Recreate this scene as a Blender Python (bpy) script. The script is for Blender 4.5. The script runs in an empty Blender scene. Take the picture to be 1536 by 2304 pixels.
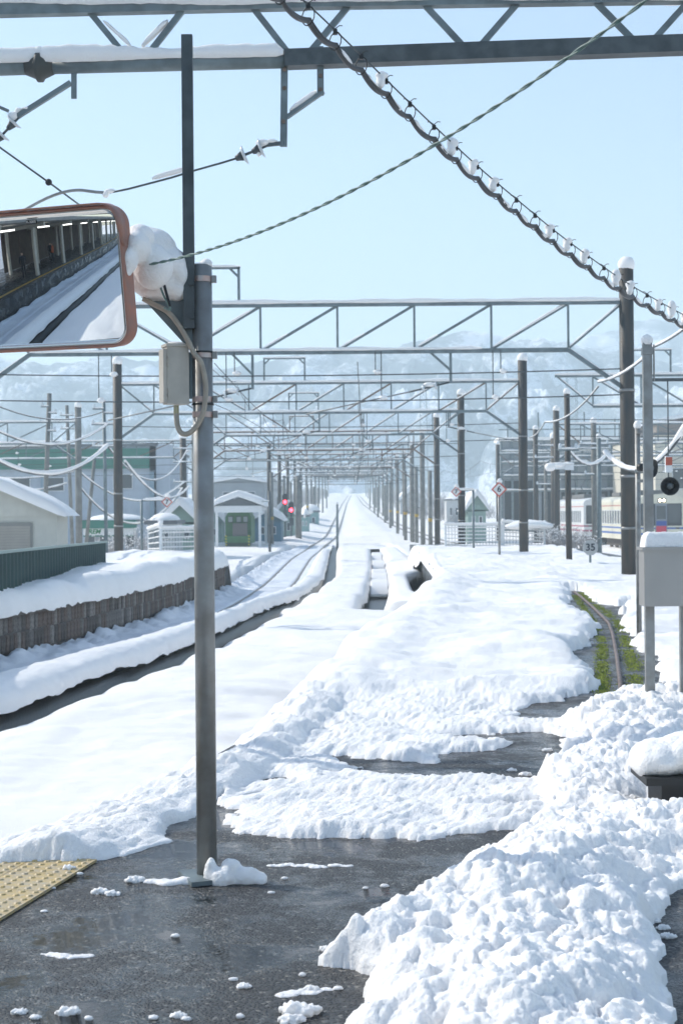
import bpy, math, random
import numpy as np
from mathutils import Vector, Matrix

random.seed(7)
S = bpy.context.scene
COL = S.collection
R_ = math.radians

# ------------------------------------------------------------------ camera
FPX = 3400.0                      # focal length in photo pixels (photo is 1536 x 2304)
EYE = Vector((0, 0, 1.6))
_p, _r = 3.0 / FPX, R_(0.5)
FWD = Vector((0, math.cos(_p), math.sin(_p)))
UP0 = Vector((0, -math.sin(_p), math.cos(_p)))
XR = Vector((1, 0, 0))
CR = XR * math.cos(_r) - UP0 * math.sin(_r)
CU = XR * math.sin(_r) + UP0 * math.cos(_r)
cam_d = bpy.data.cameras.new('camera')
cam_d.sensor_fit = 'VERTICAL'
cam_d.sensor_height = 36.0
cam_d.lens = FPX / 2304 * 36.0
cam_d.clip_start = 0.1
cam_d.clip_end = 30000
cam_d.dof.use_dof = True
cam_d.dof.focus_distance = 8.0
cam_d.dof.aperture_fstop = 7.0
cam = bpy.data.objects.new('camera', cam_d)
cam.matrix_world = Matrix(((CR.x, CU.x, -FWD.x, EYE.x), (CR.y, CU.y, -FWD.y, EYE.y), (CR.z, CU.z, -FWD.z, EYE.z), (0, 0, 0, 1)))
COL.objects.link(cam)
S.camera = cam

# ------------------------------------------------------------------ sky, sun, exposure
SUN_EL, SUN_AZ = R_(38), R_(-62)          # azimuth measured from +Y towards +X: the sun stands ahead on the left
W = bpy.data.worlds.new('World')
S.world = W
W.use_nodes = True
nt = W.node_tree
for n in list(nt.nodes):
    nt.nodes.remove(n)
sky = nt.nodes.new('ShaderNodeTexSky')
sky.sky_type = 'NISHITA'
sky.sun_disc = False
sky.sun_elevation = SUN_EL
sky.sun_rotation = SUN_AZ
sky.altitude = 300
sky.air_density = 1.0
sky.dust_density = 1.0
sky.ozone_density = 1.4
bg = nt.nodes.new('ShaderNodeBackground')
bg.inputs['Strength'].default_value = 0.118
wo = nt.nodes.new('ShaderNodeOutputWorld')
nt.links.new(sky.outputs[0], bg.inputs[0])
nt.links.new(bg.outputs[0], wo.inputs[0])
sd = bpy.data.lights.new('sun', 'SUN')
sd.energy = 2.6
sd.angle = R_(0.5)
sd.color = (1.0, 0.95, 0.87)
sun = bpy.data.objects.new('sun', sd)
dirv = Vector((math.sin(SUN_AZ) * math.cos(SUN_EL), math.cos(SUN_AZ) * math.cos(SUN_EL), math.sin(SUN_EL)))
sun.rotation_euler = dirv.to_track_quat('Z', 'Y').to_euler()
sun.location = dirv * 100
COL.objects.link(sun)
S.view_settings.view_transform = 'Standard'
S.view_settings.look = 'None'
S.view_settings.exposure = 0.82
S.view_settings.gamma = 1.0
S.view_settings.use_curve_mapping = False
HAZE = 1.1e-3
S.cycles.max_bounces = 6
S.cycles.diffuse_bounces = 2
S.cycles.glossy_bounces = 3
S.cycles.volume_bounces = 1
S.cycles.use_denoising = True
S.cycles.use_adaptive_sampling = True
S.cycles.adaptive_threshold = 0.02


# ------------------------------------------------------------------ helpers: points
def at(px, py, d):
    """photo pixel at depth d (metres along the view) -> world point"""
    return EYE + (FWD + CR * ((px - 768) / FPX) + CU * ((1152 - py) / FPX)) * d


def ground(px, py, z=0.0):
    v = FWD + CR * ((px - 768) / FPX) + CU * ((1152 - py) / FPX)
    return EYE + v * ((z - EYE.z) / v.z)


def grade(y):
    y = np.asarray(y, float)
    t = np.clip(y - 120, 0, 520)
    return 0.022 * (t - 25 * (1 - np.exp(-t / 25.0)))


def interp(tab):
    xs = [a for a, b in tab]
    ys = [b for a, b in tab]
    return lambda y: np.interp(y, xs, ys)


def smooth_tab(tab, k=3.0):
    f = interp(tab)
    off = np.linspace(-k, k, 9)
    return lambda y: np.mean([f(np.asarray(y, float) + o) for o in off], axis=0)


x_track = smooth_tab([(-60, -38), (-40, -27), (-25, -20), (-15, -16), (-5, -12.4), (5, -9.3), (15, -6.7), (25, -4.45), (35, -3.0), (45, -2.5), (57, -2.3), (88, -2.35), (120, -1.8), (149, -1.0), (357, 0.7), (600, 3.5)], 4)
x_gap = smooth_tab([(-60, -36), (-40, -25), (-25, -18), (-15, -14), (-5, -10.4), (5, -7.3), (12, -5.35), (17.5, -3.95), (26.6, -2.57), (36, -1.75), (42, -1.1), (55, -0.56), (97, -0.66), (120, -0.6)], 2)
x_edge = smooth_tab([(-60, -31), (-40, -21), (-25, -14.5), (-10, -8.2), (0, -4.4), (4, -2.95), (7.8, -1.5), (9.8, -0.85), (11, -0.65), (14.2, -0.38), (16.7, 0.0), (24.4, 0.98), (30.7, 1.7), (35, 2.12), (40, 2.5), (57, 3.0), (75, 3.4), (120, 3.6)], 1.2)
x_gap2 = smooth_tab([(30, 0.3), (45, 1.1), (63, 1.55), (87, 1.98), (120, 2.5)], 3)


def x_wall(y):
    return x_track(y) - 1.55


def smoothstep(a, b, x):
    t = np.clip((x - a) / (b - a), 0, 1)
    return t * t * (3 - 2 * t)


# ------------------------------------------------------------------ helpers: noise
def _hash(ix, iy, seed):
    h = (ix.astype(np.int64) * 374761393 + iy.astype(np.int64) * 668265263 + seed * 974634777) & 0xFFFFFFFF
    h = ((h ^ (h >> 13)) * 1274126177) & 0xFFFFFFFF
    h = h ^ (h >> 16)
    return (h & 0xFFFFFF) / float(0xFFFFFF)


def vnoise(x, y, seed=0):
    ix, iy = np.floor(x), np.floor(y)
    fx, fy = x - ix, y - iy
    fx = fx * fx * fx * (fx * (fx * 6 - 15) + 10)
    fy = fy * fy * fy * (fy * (fy * 6 - 15) + 10)
    a, b = _hash(ix, iy, seed), _hash(ix + 1, iy, seed)
    c, d = _hash(ix, iy + 1, seed), _hash(ix + 1, iy + 1, seed)
    return (a * (1 - fx) + b * fx) * (1 - fy) + (c * (1 - fx) + d * fx) * fy - 0.5


def fbm(x, y, seed=0, octv=4, gain=0.5):
    s, a = 0.0, 1.0
    for o in range(octv):
        s = s + a * vnoise(x * 2 ** o + 17.3 * o, y * 2 ** o - 9.1 * o, seed + o)
        a *= gain
    return s


def lumps(x, y, cell, seed):
    """rounded lumps: height 0..1 of the highest dome over each point"""
    gx, gy = x / cell, y / cell
    ix, iy = np.floor(gx), np.floor(gy)
    best = np.zeros_like(gx)
    for dx in (-1, 0, 1):
        for dy in (-1, 0, 1):
            cx, cy = ix + dx, iy + dy
            jx = cx + _hash(cx, cy, seed)
            jy = cy + _hash(cx, cy, seed + 1)
            rr = 0.45 + 0.55 * _hash(cx, cy, seed + 2)
            d2 = ((gx - jx) ** 2 + (gy - jy) ** 2) / (rr * rr)
            best = np.maximum(best, np.sqrt(np.clip(1 - d2, 0, 1)) * rr)
    return best


def blocks(x, y, cell, seed):
    """broken angular chunks: every cell a facet of its own height and tilt"""
    gx, gy = x / cell, y / cell
    ix, iy = np.floor(gx), np.floor(gy)
    b1 = np.full(gx.shape, 9.0)
    b2 = np.full(gx.shape, 9.0)
    val = np.zeros_like(gx)
    for dx in (-1, 0, 1):
        for dy in (-1, 0, 1):
            cx, cy = ix + dx, iy + dy
            ox, oy = gx - cx - _hash(cx, cy, seed), gy - cy - _hash(cx, cy, seed + 1)
            d = np.hypot(ox, oy)
            v = _hash(cx, cy, seed + 2) + 0.9 * ((_hash(cx, cy, seed + 3) - 0.5) * ox + (_hash(cx, cy, seed + 4) - 0.5) * oy) * 2
            near = d < b1
            b2 = np.where(near, b1, np.minimum(b2, d))
            val = np.where(near, v, val)
            b1 = np.minimum(b1, d)
    return val * smoothstep(0.0, 0.22, b2 - b1)


def poly_sdf(px, py, poly):
    """signed distance, positive inside"""
    P = np.asarray(poly, float)
    d = np.full(px.shape, 1e9)
    ins = np.zeros(px.shape, bool)
    n = len(P)
    for i in range(n):
        ax, ay = P[i]
        bx, by = P[(i + 1) % n]
        ex, ey = bx - ax, by - ay
        wx, wy = px - ax, py - ay
        t = np.clip((wx * ex + wy * ey) / (ex * ex + ey * ey + 1e-12), 0, 1)
        d = np.minimum(d, (wx - ex * t) ** 2 + (wy - ey * t) ** 2)
        if ay != by:
            c = ((ay > py) != (by > py)) & (px < (bx - ax) * (py - ay) / (by - ay) + ax)
            ins ^= c
    d = np.sqrt(d)
    return np.where(ins, d, -d)


def wpoly(pts, z=0.0):
    return [tuple(ground(a, b, z).xy) for a, b in pts]


# ------------------------------------------------------------------ helpers: materials
MATS = {}


def mat(name, col, rough=0.6, metal=0.0, var=0.0, scale=4.0, col2=None, bump=0.0, bscale=40.0, emit=None, spec=0.5, stretch=None, detail=5):
    if name in MATS:
        return MATS[name]
    m = bpy.data.materials.new(name)
    m.use_nodes = True
    t = m.node_tree
    b = t.nodes['Principled BSDF']
    b.inputs['Roughness'].default_value = rough
    b.inputs['Metallic'].default_value = metal
    b.inputs['Specular IOR Level'].default_value = spec
    c = (*col, 1)
    tc = t.nodes.new('ShaderNodeTexCoord')
    vec = tc.outputs['Object']
    if stretch:
        mp = t.nodes.new('ShaderNodeMapping')
        mp.inputs['Scale'].default_value = stretch
        t.links.new(vec, mp.inputs[0])
        vec = mp.outputs[0]
    if var > 0 or col2:
        no = t.nodes.new('ShaderNodeTexNoise')
        no.inputs['Scale'].default_value = scale
        no.inputs['Detail'].default_value = detail
        t.links.new(vec, no.inputs['Vector'])
        rp = t.nodes.new('ShaderNodeValToRGB')
        k2 = col2 or tuple(max(0, x * (1 - var)) for x in col)
        k1 = col if col2 else tuple(min(1, x * (1 + var)) for x in col)
        rp.color_ramp.elements[0].position = 0.35
        rp.color_ramp.elements[1].position = 0.65
        rp.color_ramp.elements[0].color = (*k2, 1)
        rp.color_ramp.elements[1].color = (*k1, 1)
        t.links.new(no.outputs['Fac'], rp.inputs[0])
        t.links.new(rp.outputs[0], b.inputs['Base Color'])
    else:
        b.inputs['Base Color'].default_value = c
    if bump > 0:
        n2 = t.nodes.new('ShaderNodeTexNoise')
        n2.inputs['Scale'].default_value = bscale
        n2.inputs['Detail'].default_value = 4
        t.links.new(vec, n2.inputs['Vector'])
        bp = t.nodes.new('ShaderNodeBump')
        bp.inputs['Strength'].default_value = bump
        bp.inputs['Distance'].default_value = 0.02
        t.links.new(n2.outputs['Fac'], bp.inputs['Height'])
        t.links.new(bp.outputs[0], b.inputs['Normal'])
    if emit:
        b.inputs['Emission Color'].default_value = (*emit[0], 1)
        b.inputs['Emission Strength'].default_value = emit[1]
    MATS[name] = m
    return m


SNOW = mat('snow', (0.92, 0.897, 0.868), 0.6, var=0.015, scale=9, bump=0.45, bscale=70, spec=0.25)
_b = SNOW.node_tree.nodes['Principled BSDF']
_b.inputs['Subsurface Weight'].default_value = 0.6
_b.inputs['Subsurface Radius'].default_value = (1.0, 1.0, 1.0)
_b.inputs['Subsurface Scale'].default_value = 0.014
SNOWF = mat('snow_far', (0.92, 0.897, 0.868), 0.7, bump=0.3, bscale=6, spec=0.2)
STEEL = mat('galvanised_steel', (0.31, 0.32, 0.315), 0.46, 0.35, col2=(0.23, 0.225, 0.21), scale=9, bump=0.05)
STEELD = mat('dark_steel', (0.075, 0.09, 0.095), 0.55, 0.2, var=0.25, scale=8)
STEELG = mat('painted_steel_grey', (0.16, 0.2, 0.21), 0.55, 0.15, var=0.2, scale=6)
RUST = mat('rusty_steel', (0.18, 0.13, 0.10), 0.7, 0.1, var=0.3, scale=8)
POLE = mat('dark_catenary_pole', (0.045, 0.052, 0.052), 0.6, 0.1, col2=(0.075, 0.065, 0.055), scale=3, stretch=(3, 3, 0.6))
CONC = mat('concrete_pole', (0.20, 0.20, 0.185), 0.85, var=0.2, scale=3)
WIRE = mat('wire', (0.07, 0.085, 0.09), 0.5, 0.3)
BLACK = mat('black_rubber', (0.012, 0.013, 0.014), 0.5)
BEIGE = mat('beige_plastic', (0.47, 0.44, 0.38), 0.5, var=0.06, scale=20)
CONDUIT = mat('beige_conduit', (0.36, 0.32, 0.26), 0.55, var=0.1, scale=25)
WHITEP = mat('white_paint', (0.72, 0.74, 0.74), 0.5, var=0.06, scale=10)
ORANGE = mat('orange_frame', (0.40, 0.17, 0.11), 0.45, col2=(0.30, 0.17, 0.135), scale=18)
PORC = mat('white_porcelain', (0.62, 0.66, 0.68), 0.2)
GREENW = mat('green_insulated_wire', (0.10, 0.20, 0.17), 0.45, col2=(0.18, 0.26, 0.24), scale=40)


# ------------------------------------------------------------------ helpers: meshes
class MB:
    def __init__(s):
        s.v, s.f = [], []

    def add(s, vs, fs):
        o = len(s.v)
        s.v += [tuple(v) for v in vs]
        s.f += [tuple(i + o for i in f) for f in fs]
        return s

    def box(s, c, size, rot=None):
        c = Vector(c)
        hx, hy, hz = [k / 2 for k in size]
        vs = [Vector((x, y, z)) for x in (-hx, hx) for y in (-hy, hy) for z in (-hz, hz)]
        if rot is not None:
            vs = [rot @ v for v in vs]
        return s.add([v + c for v in vs], [(0, 1, 3, 2), (4, 6, 7, 5), (0, 4, 5, 1), (2, 3, 7, 6), (0, 2, 6, 4), (1, 5, 7, 3)])

    def bar(s, a, b, w, h, up=(0, 0, 1)):
        a, b = Vector(a), Vector(b)
        d = (b - a).normalized()
        u = Vector(up)
        if abs(d.dot(u)) > 0.98:
            u = Vector((0, 1, 0))
        r = d.cross(u).normalized() * (w / 2)
        u = r.cross(d).normalized() * (h / 2)
        vs = [p + i * r + j * u for p in (a, b) for i, j in ((-1, -1), (1, -1), (1, 1), (-1, 1))]
        return s.add(vs, [(3, 2, 1, 0), (4, 5, 6, 7), (0, 1, 5, 4), (1, 2, 6, 5), (2, 3, 7, 6), (3, 0, 4, 7)])

    def tube(s, pts, r, n=8, cap=True):
        pts = [Vector(p) for p in pts]
        m = len(pts)
        rs = r if isinstance(r, (list, tuple)) else [r] * m
        vs, fs = [], []
        ref = None
        for i, p in enumerate(pts):
            t = (pts[min(i + 1, m - 1)] - pts[max(i - 1, 0)]).normalized()
            if ref is None:
                ref = Vector((0, 0, 1)) if abs(t.z) < 0.9 else Vector((1, 0, 0))
            a = (ref - t * ref.dot(t)).normalized()
            ref = a
            b = t.cross(a)
            for k in range(n):
                an = 2 * math.pi * k / n
                vs.append(p + (a * math.cos(an) + b * math.sin(an)) * rs[i])
        for i in range(m - 1):
            for k in range(n):
                k2 = (k + 1) % n
                fs.append((i * n + k, i * n + k2, (i + 1) * n + k2, (i + 1) * n + k))
        if cap:
            fs.append(tuple(range(n - 1, -1, -1)))
            fs.append(tuple((m - 1) * n + k for k in range(n)))
        return s.add(vs, fs)

    def ball(s, c, r, n=10, noise=0.0, seed=0, flat=1.0):
        c = Vector(c)
        rr = r if isinstance(r, (list, tuple)) else (r, r, r * flat)
        vs, fs = [], []
        rng = random.Random(seed)
        m = max(5, n // 2 + 1)
        for i in range(m + 1):
            th = math.pi * i / m
            for k in range(n):
                ph = 2 * math.pi * k / n
                q = 1 + rng.uniform(-noise, noise)
                vs.append(c + Vector((rr[0] * math.sin(th) * math.cos(ph) * q, rr[1] * math.sin(th) * math.sin(ph) * q, rr[2] * math.cos(th) * q)))
        for i in range(m):
            for k in range(n):
                k2 = (k + 1) % n
                fs.append((i * n + k, (i + 1) * n + k, (i + 1) * n + k2, i * n + k2))
        return s.add(vs, fs)

    def ridge(s, a, b, w, h, seed=0, step=0.12, n=7, drop=0.3):
        """snow lying along a bar from a to b: a half-round strip of uneven height"""
        a, b = Vector(a), Vector(b)
        d = b - a
        L = d.length
        m = max(3, int(L / step))
        side = d.cross(Vector((0, 0, 1)))
        side = side.normalized() if side.length > 1e-6 else Vector((1, 0, 0))
        vs, fs = [], []
        rng = random.Random(seed)
        ph = [rng.uniform(0, 6.28) for _ in range(4)]
        for i in range(m + 1):
            t = i / m
            q = 0.85 + 0.16 * math.sin(t * L * 1.7 + ph[0]) + 0.10 * math.sin(t * L * 5.1 + ph[1]) + rng.uniform(-0.07, 0.07)
            if i in (0, m):
                q *= 0.45
            for k in range(n):
                an = math.pi * k / (n - 1)
                p = a + d * t + side * (math.cos(an) * w / 2 * (0.9 + 0.1 * q))
                zz = math.sin(an) ** 0.7 * h * q if 0 < k < n - 1 else -h * drop * q
                vs.append(p + Vector((0, 0, zz)))
        for i in range(m):
            for k in range(n - 1):
                fs.append((i * n + k, i * n + k + 1, (i + 1) * n + k + 1, (i + 1) * n + k))
            fs.append((i * n + n - 1, i * n, (i + 1) * n, (i + 1) * n + n - 1))
        fs.append(tuple(range(n)))
        fs.append(tuple(m * n + k for k in range(n - 1, -1, -1)))
        return s.add(vs, fs)

    def build(s, name, material, parent=None, smooth=False):
        me = bpy.data.meshes.new(name)
        me.from_pydata(s.v, [], s.f)
        if smooth:
            me.polygons.foreach_set('use_smooth', [True] * len(me.polygons))
        me.materials.append(material)
        me.update()
        o = bpy.data.objects.new(name, me)
        COL.objects.link(o)
        if parent is not None:
            o.parent = parent
            root = parent
            off = Vector((0, 0, 0))
            while root is not None:
                off -= root.location
                root = root.parent
            o.location = off
        return o


def thing(name, loc, label, cat, group=None):
    e = bpy.data.objects.new(name, None)
    e.empty_display_size = 0.2
    e.location = loc
    COL.objects.link(e)
    return tag(e, label, cat, group)


def tag(o, label=None, cat=None, group=None, kind=None):
    if label:
        o['label'] = label
    if cat:
        o['category'] = cat
    if group:
        o['group'] = group
    if kind:
        o['kind'] = kind
    return o


def grid_mesh(name, X, Y, Z, material, parent=None, smooth=True, hole=None, cut=None):
    r, c = X.shape
    me = bpy.data.meshes.new(name)
    co = np.stack([X, Y, Z], -1).reshape(-1, 3).astype(np.float32)
    me.vertices.add(r * c)
    me.vertices.foreach_set('co', co.ravel())
    i = np.arange((r - 1) * c).reshape(r - 1, c)[:, :-1]
    if cut is not None:
        i = np.delete(i, cut, axis=1)
    i = i.ravel()
    q = np.stack([i, i + 1, i + c + 1, i + c], -1).astype(np.int32)
    if hole is not None:
        hf = hole.ravel()
        q = q[~hf[q].any(axis=1)]
    nf = len(q)
    me.loops.add(nf * 4)
    me.loops.foreach_set('vertex_index', q.ravel())
    me.polygons.add(nf)
    me.polygons.foreach_set('loop_start', np.arange(0, nf * 4, 4, dtype=np.int32))
    me.polygons.foreach_set('loop_total', np.full(nf, 4, np.int32))
    me.update(calc_edges=True)
    if smooth:
        me.polygons.foreach_set('use_smooth', np.ones(nf, bool))
    me.materials.append(material)
    me.validate()
    o = bpy.data.objects.new(name, me)
    COL.objects.link(o)
    if parent is not None:
        o.parent = parent
        o.location = -parent.location
    return o


def blob(name, balls, parent=None, voxel=0.015, disp=0.02, dscale=0.08, material=None):
    """several overlapping balls melted into one lump of snow"""
    m = MB()
    for k, (c, r) in enumerate(balls):
        m.ball(c, r, 14)
    o = m.build(name, material or SNOW, parent, True)
    md = o.modifiers.new('melt', 'REMESH')
    md.mode = 'VOXEL'
    md.voxel_size = voxel
    md.use_smooth_shade = True
    sm = o.modifiers.new('soften', 'SMOOTH')
    sm.iterations = 6
    tx = bpy.data.textures.new(name + '_relief', 'CLOUDS')
    tx.noise_scale = dscale
    tx.noise_depth = 3
    dp = o.modifiers.new('relief', 'DISPLACE')
    dp.texture = tx
    dp.strength = disp
    dp.mid_level = 0.5
    dp.texture_coords = 'GLOBAL'
    return o


def text(name, body, loc, size, material, parent, rot=(math.pi / 2, 0, 0), align='CENTER', extrude=0.002, bold=0.0, shear=0.0):
    cu = bpy.data.curves.new(name, 'FONT')
    cu.body = body
    cu.size = size
    cu.align_x = align
    cu.align_y = 'CENTER'
    cu.extrude = extrude
    cu.offset = bold
    cu.shear = shear
    cu.materials.append(material)
    tmp = bpy.data.objects.new(name, cu)
    COL.objects.link(tmp)
    bpy.context.view_layer.update()
    me = bpy.data.meshes.new_from_object(tmp.evaluated_get(bpy.context.evaluated_depsgraph_get()))
    bpy.data.objects.remove(tmp)
    o = bpy.data.objects.new(name, me)
    COL.objects.link(o)
    o.parent = parent
    off = Vector(loc)
    root = parent
    while root is not None:
        off -= root.location
        root = root.parent
    o.location = off
    o.rotation_euler = rot
    return o


def sag_pts(a, b, sag, n=14):
    a, b = Vector(a), Vector(b)
    return [a.lerp(b, i / n) - Vector((0, 0, sag * 4 * (i / n) * (1 - i / n))) for i in range(n + 1)]

# ================================================================== PART 2: ground, platforms, snow
def asphalt_material():
    m = bpy.data.materials.new('wet_asphalt')
    m.use_nodes = True
    t = m.node_tree
    b = t.nodes['Principled BSDF']
    tc = t.nodes.new('ShaderNodeTexCoord')

    def noise(scale, detail, rough=0.5):
        n = t.nodes.new('ShaderNodeTexNoise')
        n.inputs['Scale'].default_value = scale
        n.inputs['Detail'].default_value = detail
        n.inputs['Roughness'].default_value = rough
        t.links.new(tc.outputs['Object'], n.inputs['Vector'])
        return n

    def ramp(src, p0, p1, c0, c1):
        r = t.nodes.new('ShaderNodeValToRGB')
        r.color_ramp.elements[0].position = p0
        r.color_ramp.elements[1].position = p1
        r.color_ramp.elements[0].color = (*c0, 1)
        r.color_ramp.elements[1].color = (*c1, 1)
        t.links.new(src, r.inputs[0])
        return r
    vo = t.nodes.new('ShaderNodeTexVoronoi')
    vo.inputs['Scale'].default_value = 75
    t.links.new(tc.outputs['Object'], vo.inputs['Vector'])
    vc = t.nodes.new('ShaderNodeSeparateColor')
    t.links.new(vo.outputs['Color'], vc.inputs[0])
    col = ramp(vc.outputs[0], 0.1, 0.9, (0.006, 0.007, 0.008), (0.034, 0.035, 0.036))
    big = noise(0.9, 4)
    tint = ramp(big.outputs['Fac'], 0.35, 0.7, (0.75, 0.8, 0.85), (1.25, 1.2, 1.1))
    mx = t.nodes.new('ShaderNodeMix')
    mx.data_type = 'RGBA'
    mx.blend_type = 'MULTIPLY'
    mx.inputs[0].default_value = 1.0
    t.links.new(col.outputs[0], mx.inputs[6])
    t.links.new(tint.outputs[0], mx.inputs[7])
    t.links.new(mx.outputs[2], b.inputs['Base Color'])
    # standing meltwater fills the low spots between the stones
    pud = noise(1.7, 8, 0.68)
    mask = ramp(pud.outputs['Fac'], 0.46, 0.58, (0, 0, 0), (1, 1, 1))
    stone = ramp(vo.outputs['Distance'], 0.25, 0.6, (1, 1, 1), (0, 0, 0))
    rough = t.nodes.new('ShaderNodeMapRange')
    rough.inputs['To Min'].default_value = 0.55
    rough.inputs['To Max'].default_value = 0.10
    t.links.new(mask.outputs[0], rough.inputs['Value'])
    t.links.new(rough.outputs[0], b.inputs['Roughness'])
    st = t.nodes.new('ShaderNodeMapRange')
    st.inputs['To Min'].default_value = 0.9
    st.inputs['To Max'].default_value = 0.28
    t.links.new(mask.outputs[0], st.inputs['Value'])
    bp = t.nodes.new('ShaderNodeBump')
    bp.inputs['Distance'].default_value = 0.010
    t.links.new(st.outputs[0], bp.inputs['Strength'])
    t.links.new(stone.outputs[0], bp.inputs['Height'])
    t.links.new(bp.outputs[0], b.inputs['Normal'])
    e = col.color_ramp.elements.new(0.985)  # rare pale stones: wet sparkle painted into the colour
    e.color = (0.17, 0.165, 0.155, 1)
    b.inputs['Specular IOR Level'].default_value = 0.6
    return m


ASPH = asphalt_material()
WETC = mat('wet_dark_concrete', (0.028, 0.03, 0.03), 0.35, col2=(0.05, 0.045, 0.04), scale=3, bump=0.2, bscale=20)


def strip(name, rows, xs_fn, zs, material, kind='structure'):
    X, Y, Z = [], [], []
    for y in rows:
        xs = xs_fn(float(y))
        X.append(xs)
        Y.append([y] * len(xs))
        Z.append(zs)
    o = grid_mesh(name, np.array(X, float), np.array(Y, float), np.array(Z, float), material, smooth=False)
    return tag(o, kind=kind)


# the platform the camera stands on: asphalt top with a vertical face at its left edge
rows = np.concatenate([np.linspace(-60, 3, 40), np.linspace(4, 76, 100)])
strip('platform', rows, lambda y: [x_edge(y) + 0.02, x_edge(y), x_edge(y) + 0.001, 10.0, 10.02], [-1.4, -1.4, 0, 0, -1.4], ASPH)

# ---- lasting bare patches on the platform, as outlines on the ground
z5 = lambda pts: [(480 + .56 * a, 1380 + .56 * b) for a, b in pts]
zr = lambda pts: [(1150 + .295 * a, 1180 + .295 * b) for a, b in pts]
BARE = [
    [(-300, 2900), (-300, 1948), (0, 1948), (100, 1943), (220, 1940), (300, 1917), (370, 1907), (352, 1888), (400, 1862), (440, 1836), (500, 1800), (522, 1790), (500, 1850), (560, 1872), (610, 1888), (700, 1893), (870, 1888), (1000, 1887), (1100, 1879), (1220, 1866), (1290, 1840), (1330, 1750), (1320, 1680), (1420, 1600), (1800, 1600), (1800, 2900)],
    z5([(900, 490), (1100, 484), (1350, 472), (1420, 560), (1380, 640), (1200, 682), (1080, 662), (930, 667), (800, 652), (600, 642), (500, 652), (470, 642), (620, 628), (570, 602), (470, 570), (560, 574), (700, 600), (870, 600), (900, 577), (1050, 560), (1150, 547), (1225, 527), (1150, 510), (1050, 514), (920, 520)]),
    z5([(1150, 778), (1300, 760), (1300, 790), (1180, 792)]),
    z5([(5, 765), (80, 758), (70, 788), (5, 794)]), z5([(5, 798), (110, 793), (100, 822), (15, 828)]),
    z5([(205, 664), (285, 658), (275, 682), (205, 688)]), z5([(105, 738), (235, 714), (190, 742)]), z5([(270, 704), (340, 694), (300, 712)]),
    zr([(430, 508), (430, 600), (390, 648), (480, 690), (600, 730), (650, 800), (640, 860), (560, 882), (575, 930), (440, 962), (450, 1002), (590, 1100), (602, 1140), (642, 1220), (600, 1262), (540, 1292), (420, 1352), (100, 1372), (140, 1400), (0, 1440), (-60, 1470), (200, 1490), (450, 1500), (800, 1420), (1400, 1380), (1400, 1300), (1260, 1282), (1200, 1262), (1180, 1200), (1100, 1105), (1200, 1100), (1130, 1002), (1000, 972), (905, 925), (985, 870), (910, 838), (820, 762), (940, 700), (840, 684), (940, 614), (840, 622), (660, 606), (600, 560), (520, 508)]),
]
BAREW = [wpoly(p, 0.0) for p in BARE]

rows = np.concatenate([np.geomspace(4.2, 78, 620)])
NC = 520
t = np.linspace(0, 1, NC)
yy = rows[:, None] * np.ones((1, NC))
xl = x_edge(rows) - 0.30 + 0.22 * smoothstep(37, 40, rows) * (1 - smoothstep(55, 58, rows))
xr = np.minimum(10.3, 0.34 * rows + 2.2)
xx = xl[:, None] + (xr - xl)[:, None] * t[None, :]
wob = 0.10 + 0.0015 * yy
sd_b = np.full(xx.shape, -1e9)
ax = xx + wob * fbm(xx * 3.1, yy * 3.1, 3, 6, 0.62)
ay = yy + 1.6 * wob * fbm(xx * 3.1 + 40, yy * 3.1, 9, 6, 0.62)
for P in BAREW:
    sd_b = np.maximum(sd_b, poly_sdf(ax, ay, P))
dist = -sd_b                                     # > 0 where snow lies
deep = smoothstep(11.8, 14.2, yy + 0.5 * fbm(xx * 1.3, yy * 1.3, 21, 3))
# a trodden line runs from the foot of the mirror pole to the deep snow: left of it a thicker slab remains
lx = np.interp(yy, [6.0, 7.4, 8.6, 11.0, 12.6], [-1.6, -0.95, -0.62, -0.2, 0.0])
slab = smoothstep(0.05, -0.06, xx - lx + 0.07 * fbm(xx * 4, yy * 4, 31, 3)) * (1 - deep)
hmax = 0.016 + 0.10 * deep + 0.05 * slab
hmax = hmax * (1 + 0.5 * fbm(xx * 1.1, yy * 0.9, 5, 3))
wround = 0.03 + 0.26 * deep + 0.05 * slab
q = np.clip(dist / wround, 0, 1)
h = hmax * np.sqrt(np.clip(1 - (1 - q) ** 2, 0, 1))
hum = (0.12 * fbm(xx * 0.5, yy * 0.42, 51, 3) + 0.09 * fbm(xx * 0.9, yy * 2.2, 53, 4) + 0.05 * np.abs(fbm(xx * 1.5, yy * 3.4, 57, 3))) * deep
thin = (1 - deep)
crumb = 0.05 * thin * np.clip(lumps(ax, ay, 0.42, 61) - 0.5, 0, 1) * 2.0 + thin * (0.012 * blocks(ax, ay, 0.07, 65) + 0.010 * blocks(ax, ay, 0.032, 66)) + 0.015 * thin * fbm(xx * 5, yy * 5, 68, 4) + 0.05 * slab * np.clip(fbm(xx * 2.2, yy * 2.2, 67, 4), -0.3, 1)
crumb += 0.04 * thin * np.clip(1 - np.abs(xx - lx + 0.18) / 0.16, 0, 1) * (0.6 + fbm(xx * 6, yy * 6, 71, 3))
# broken blocks near the edge of the deep snow
crumb += 0.10 * smoothstep(0.55, 0.0, np.abs(yy - 13.2)) * np.clip(fbm(xx * 1.7, yy * 1.9, 77, 4), 0, 1)
edge_fill = smoothstep(0.0, 0.12, dist)
Z = h + (hum + crumb) * edge_fill
Z = Z + 0.006 * fbm(xx * 14, yy * 14, 81, 3) * edge_fill
Z = np.where(dist <= 0.0, -0.03 - 0.2 * np.clip(-dist, 0, 0.2), Z)
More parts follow.
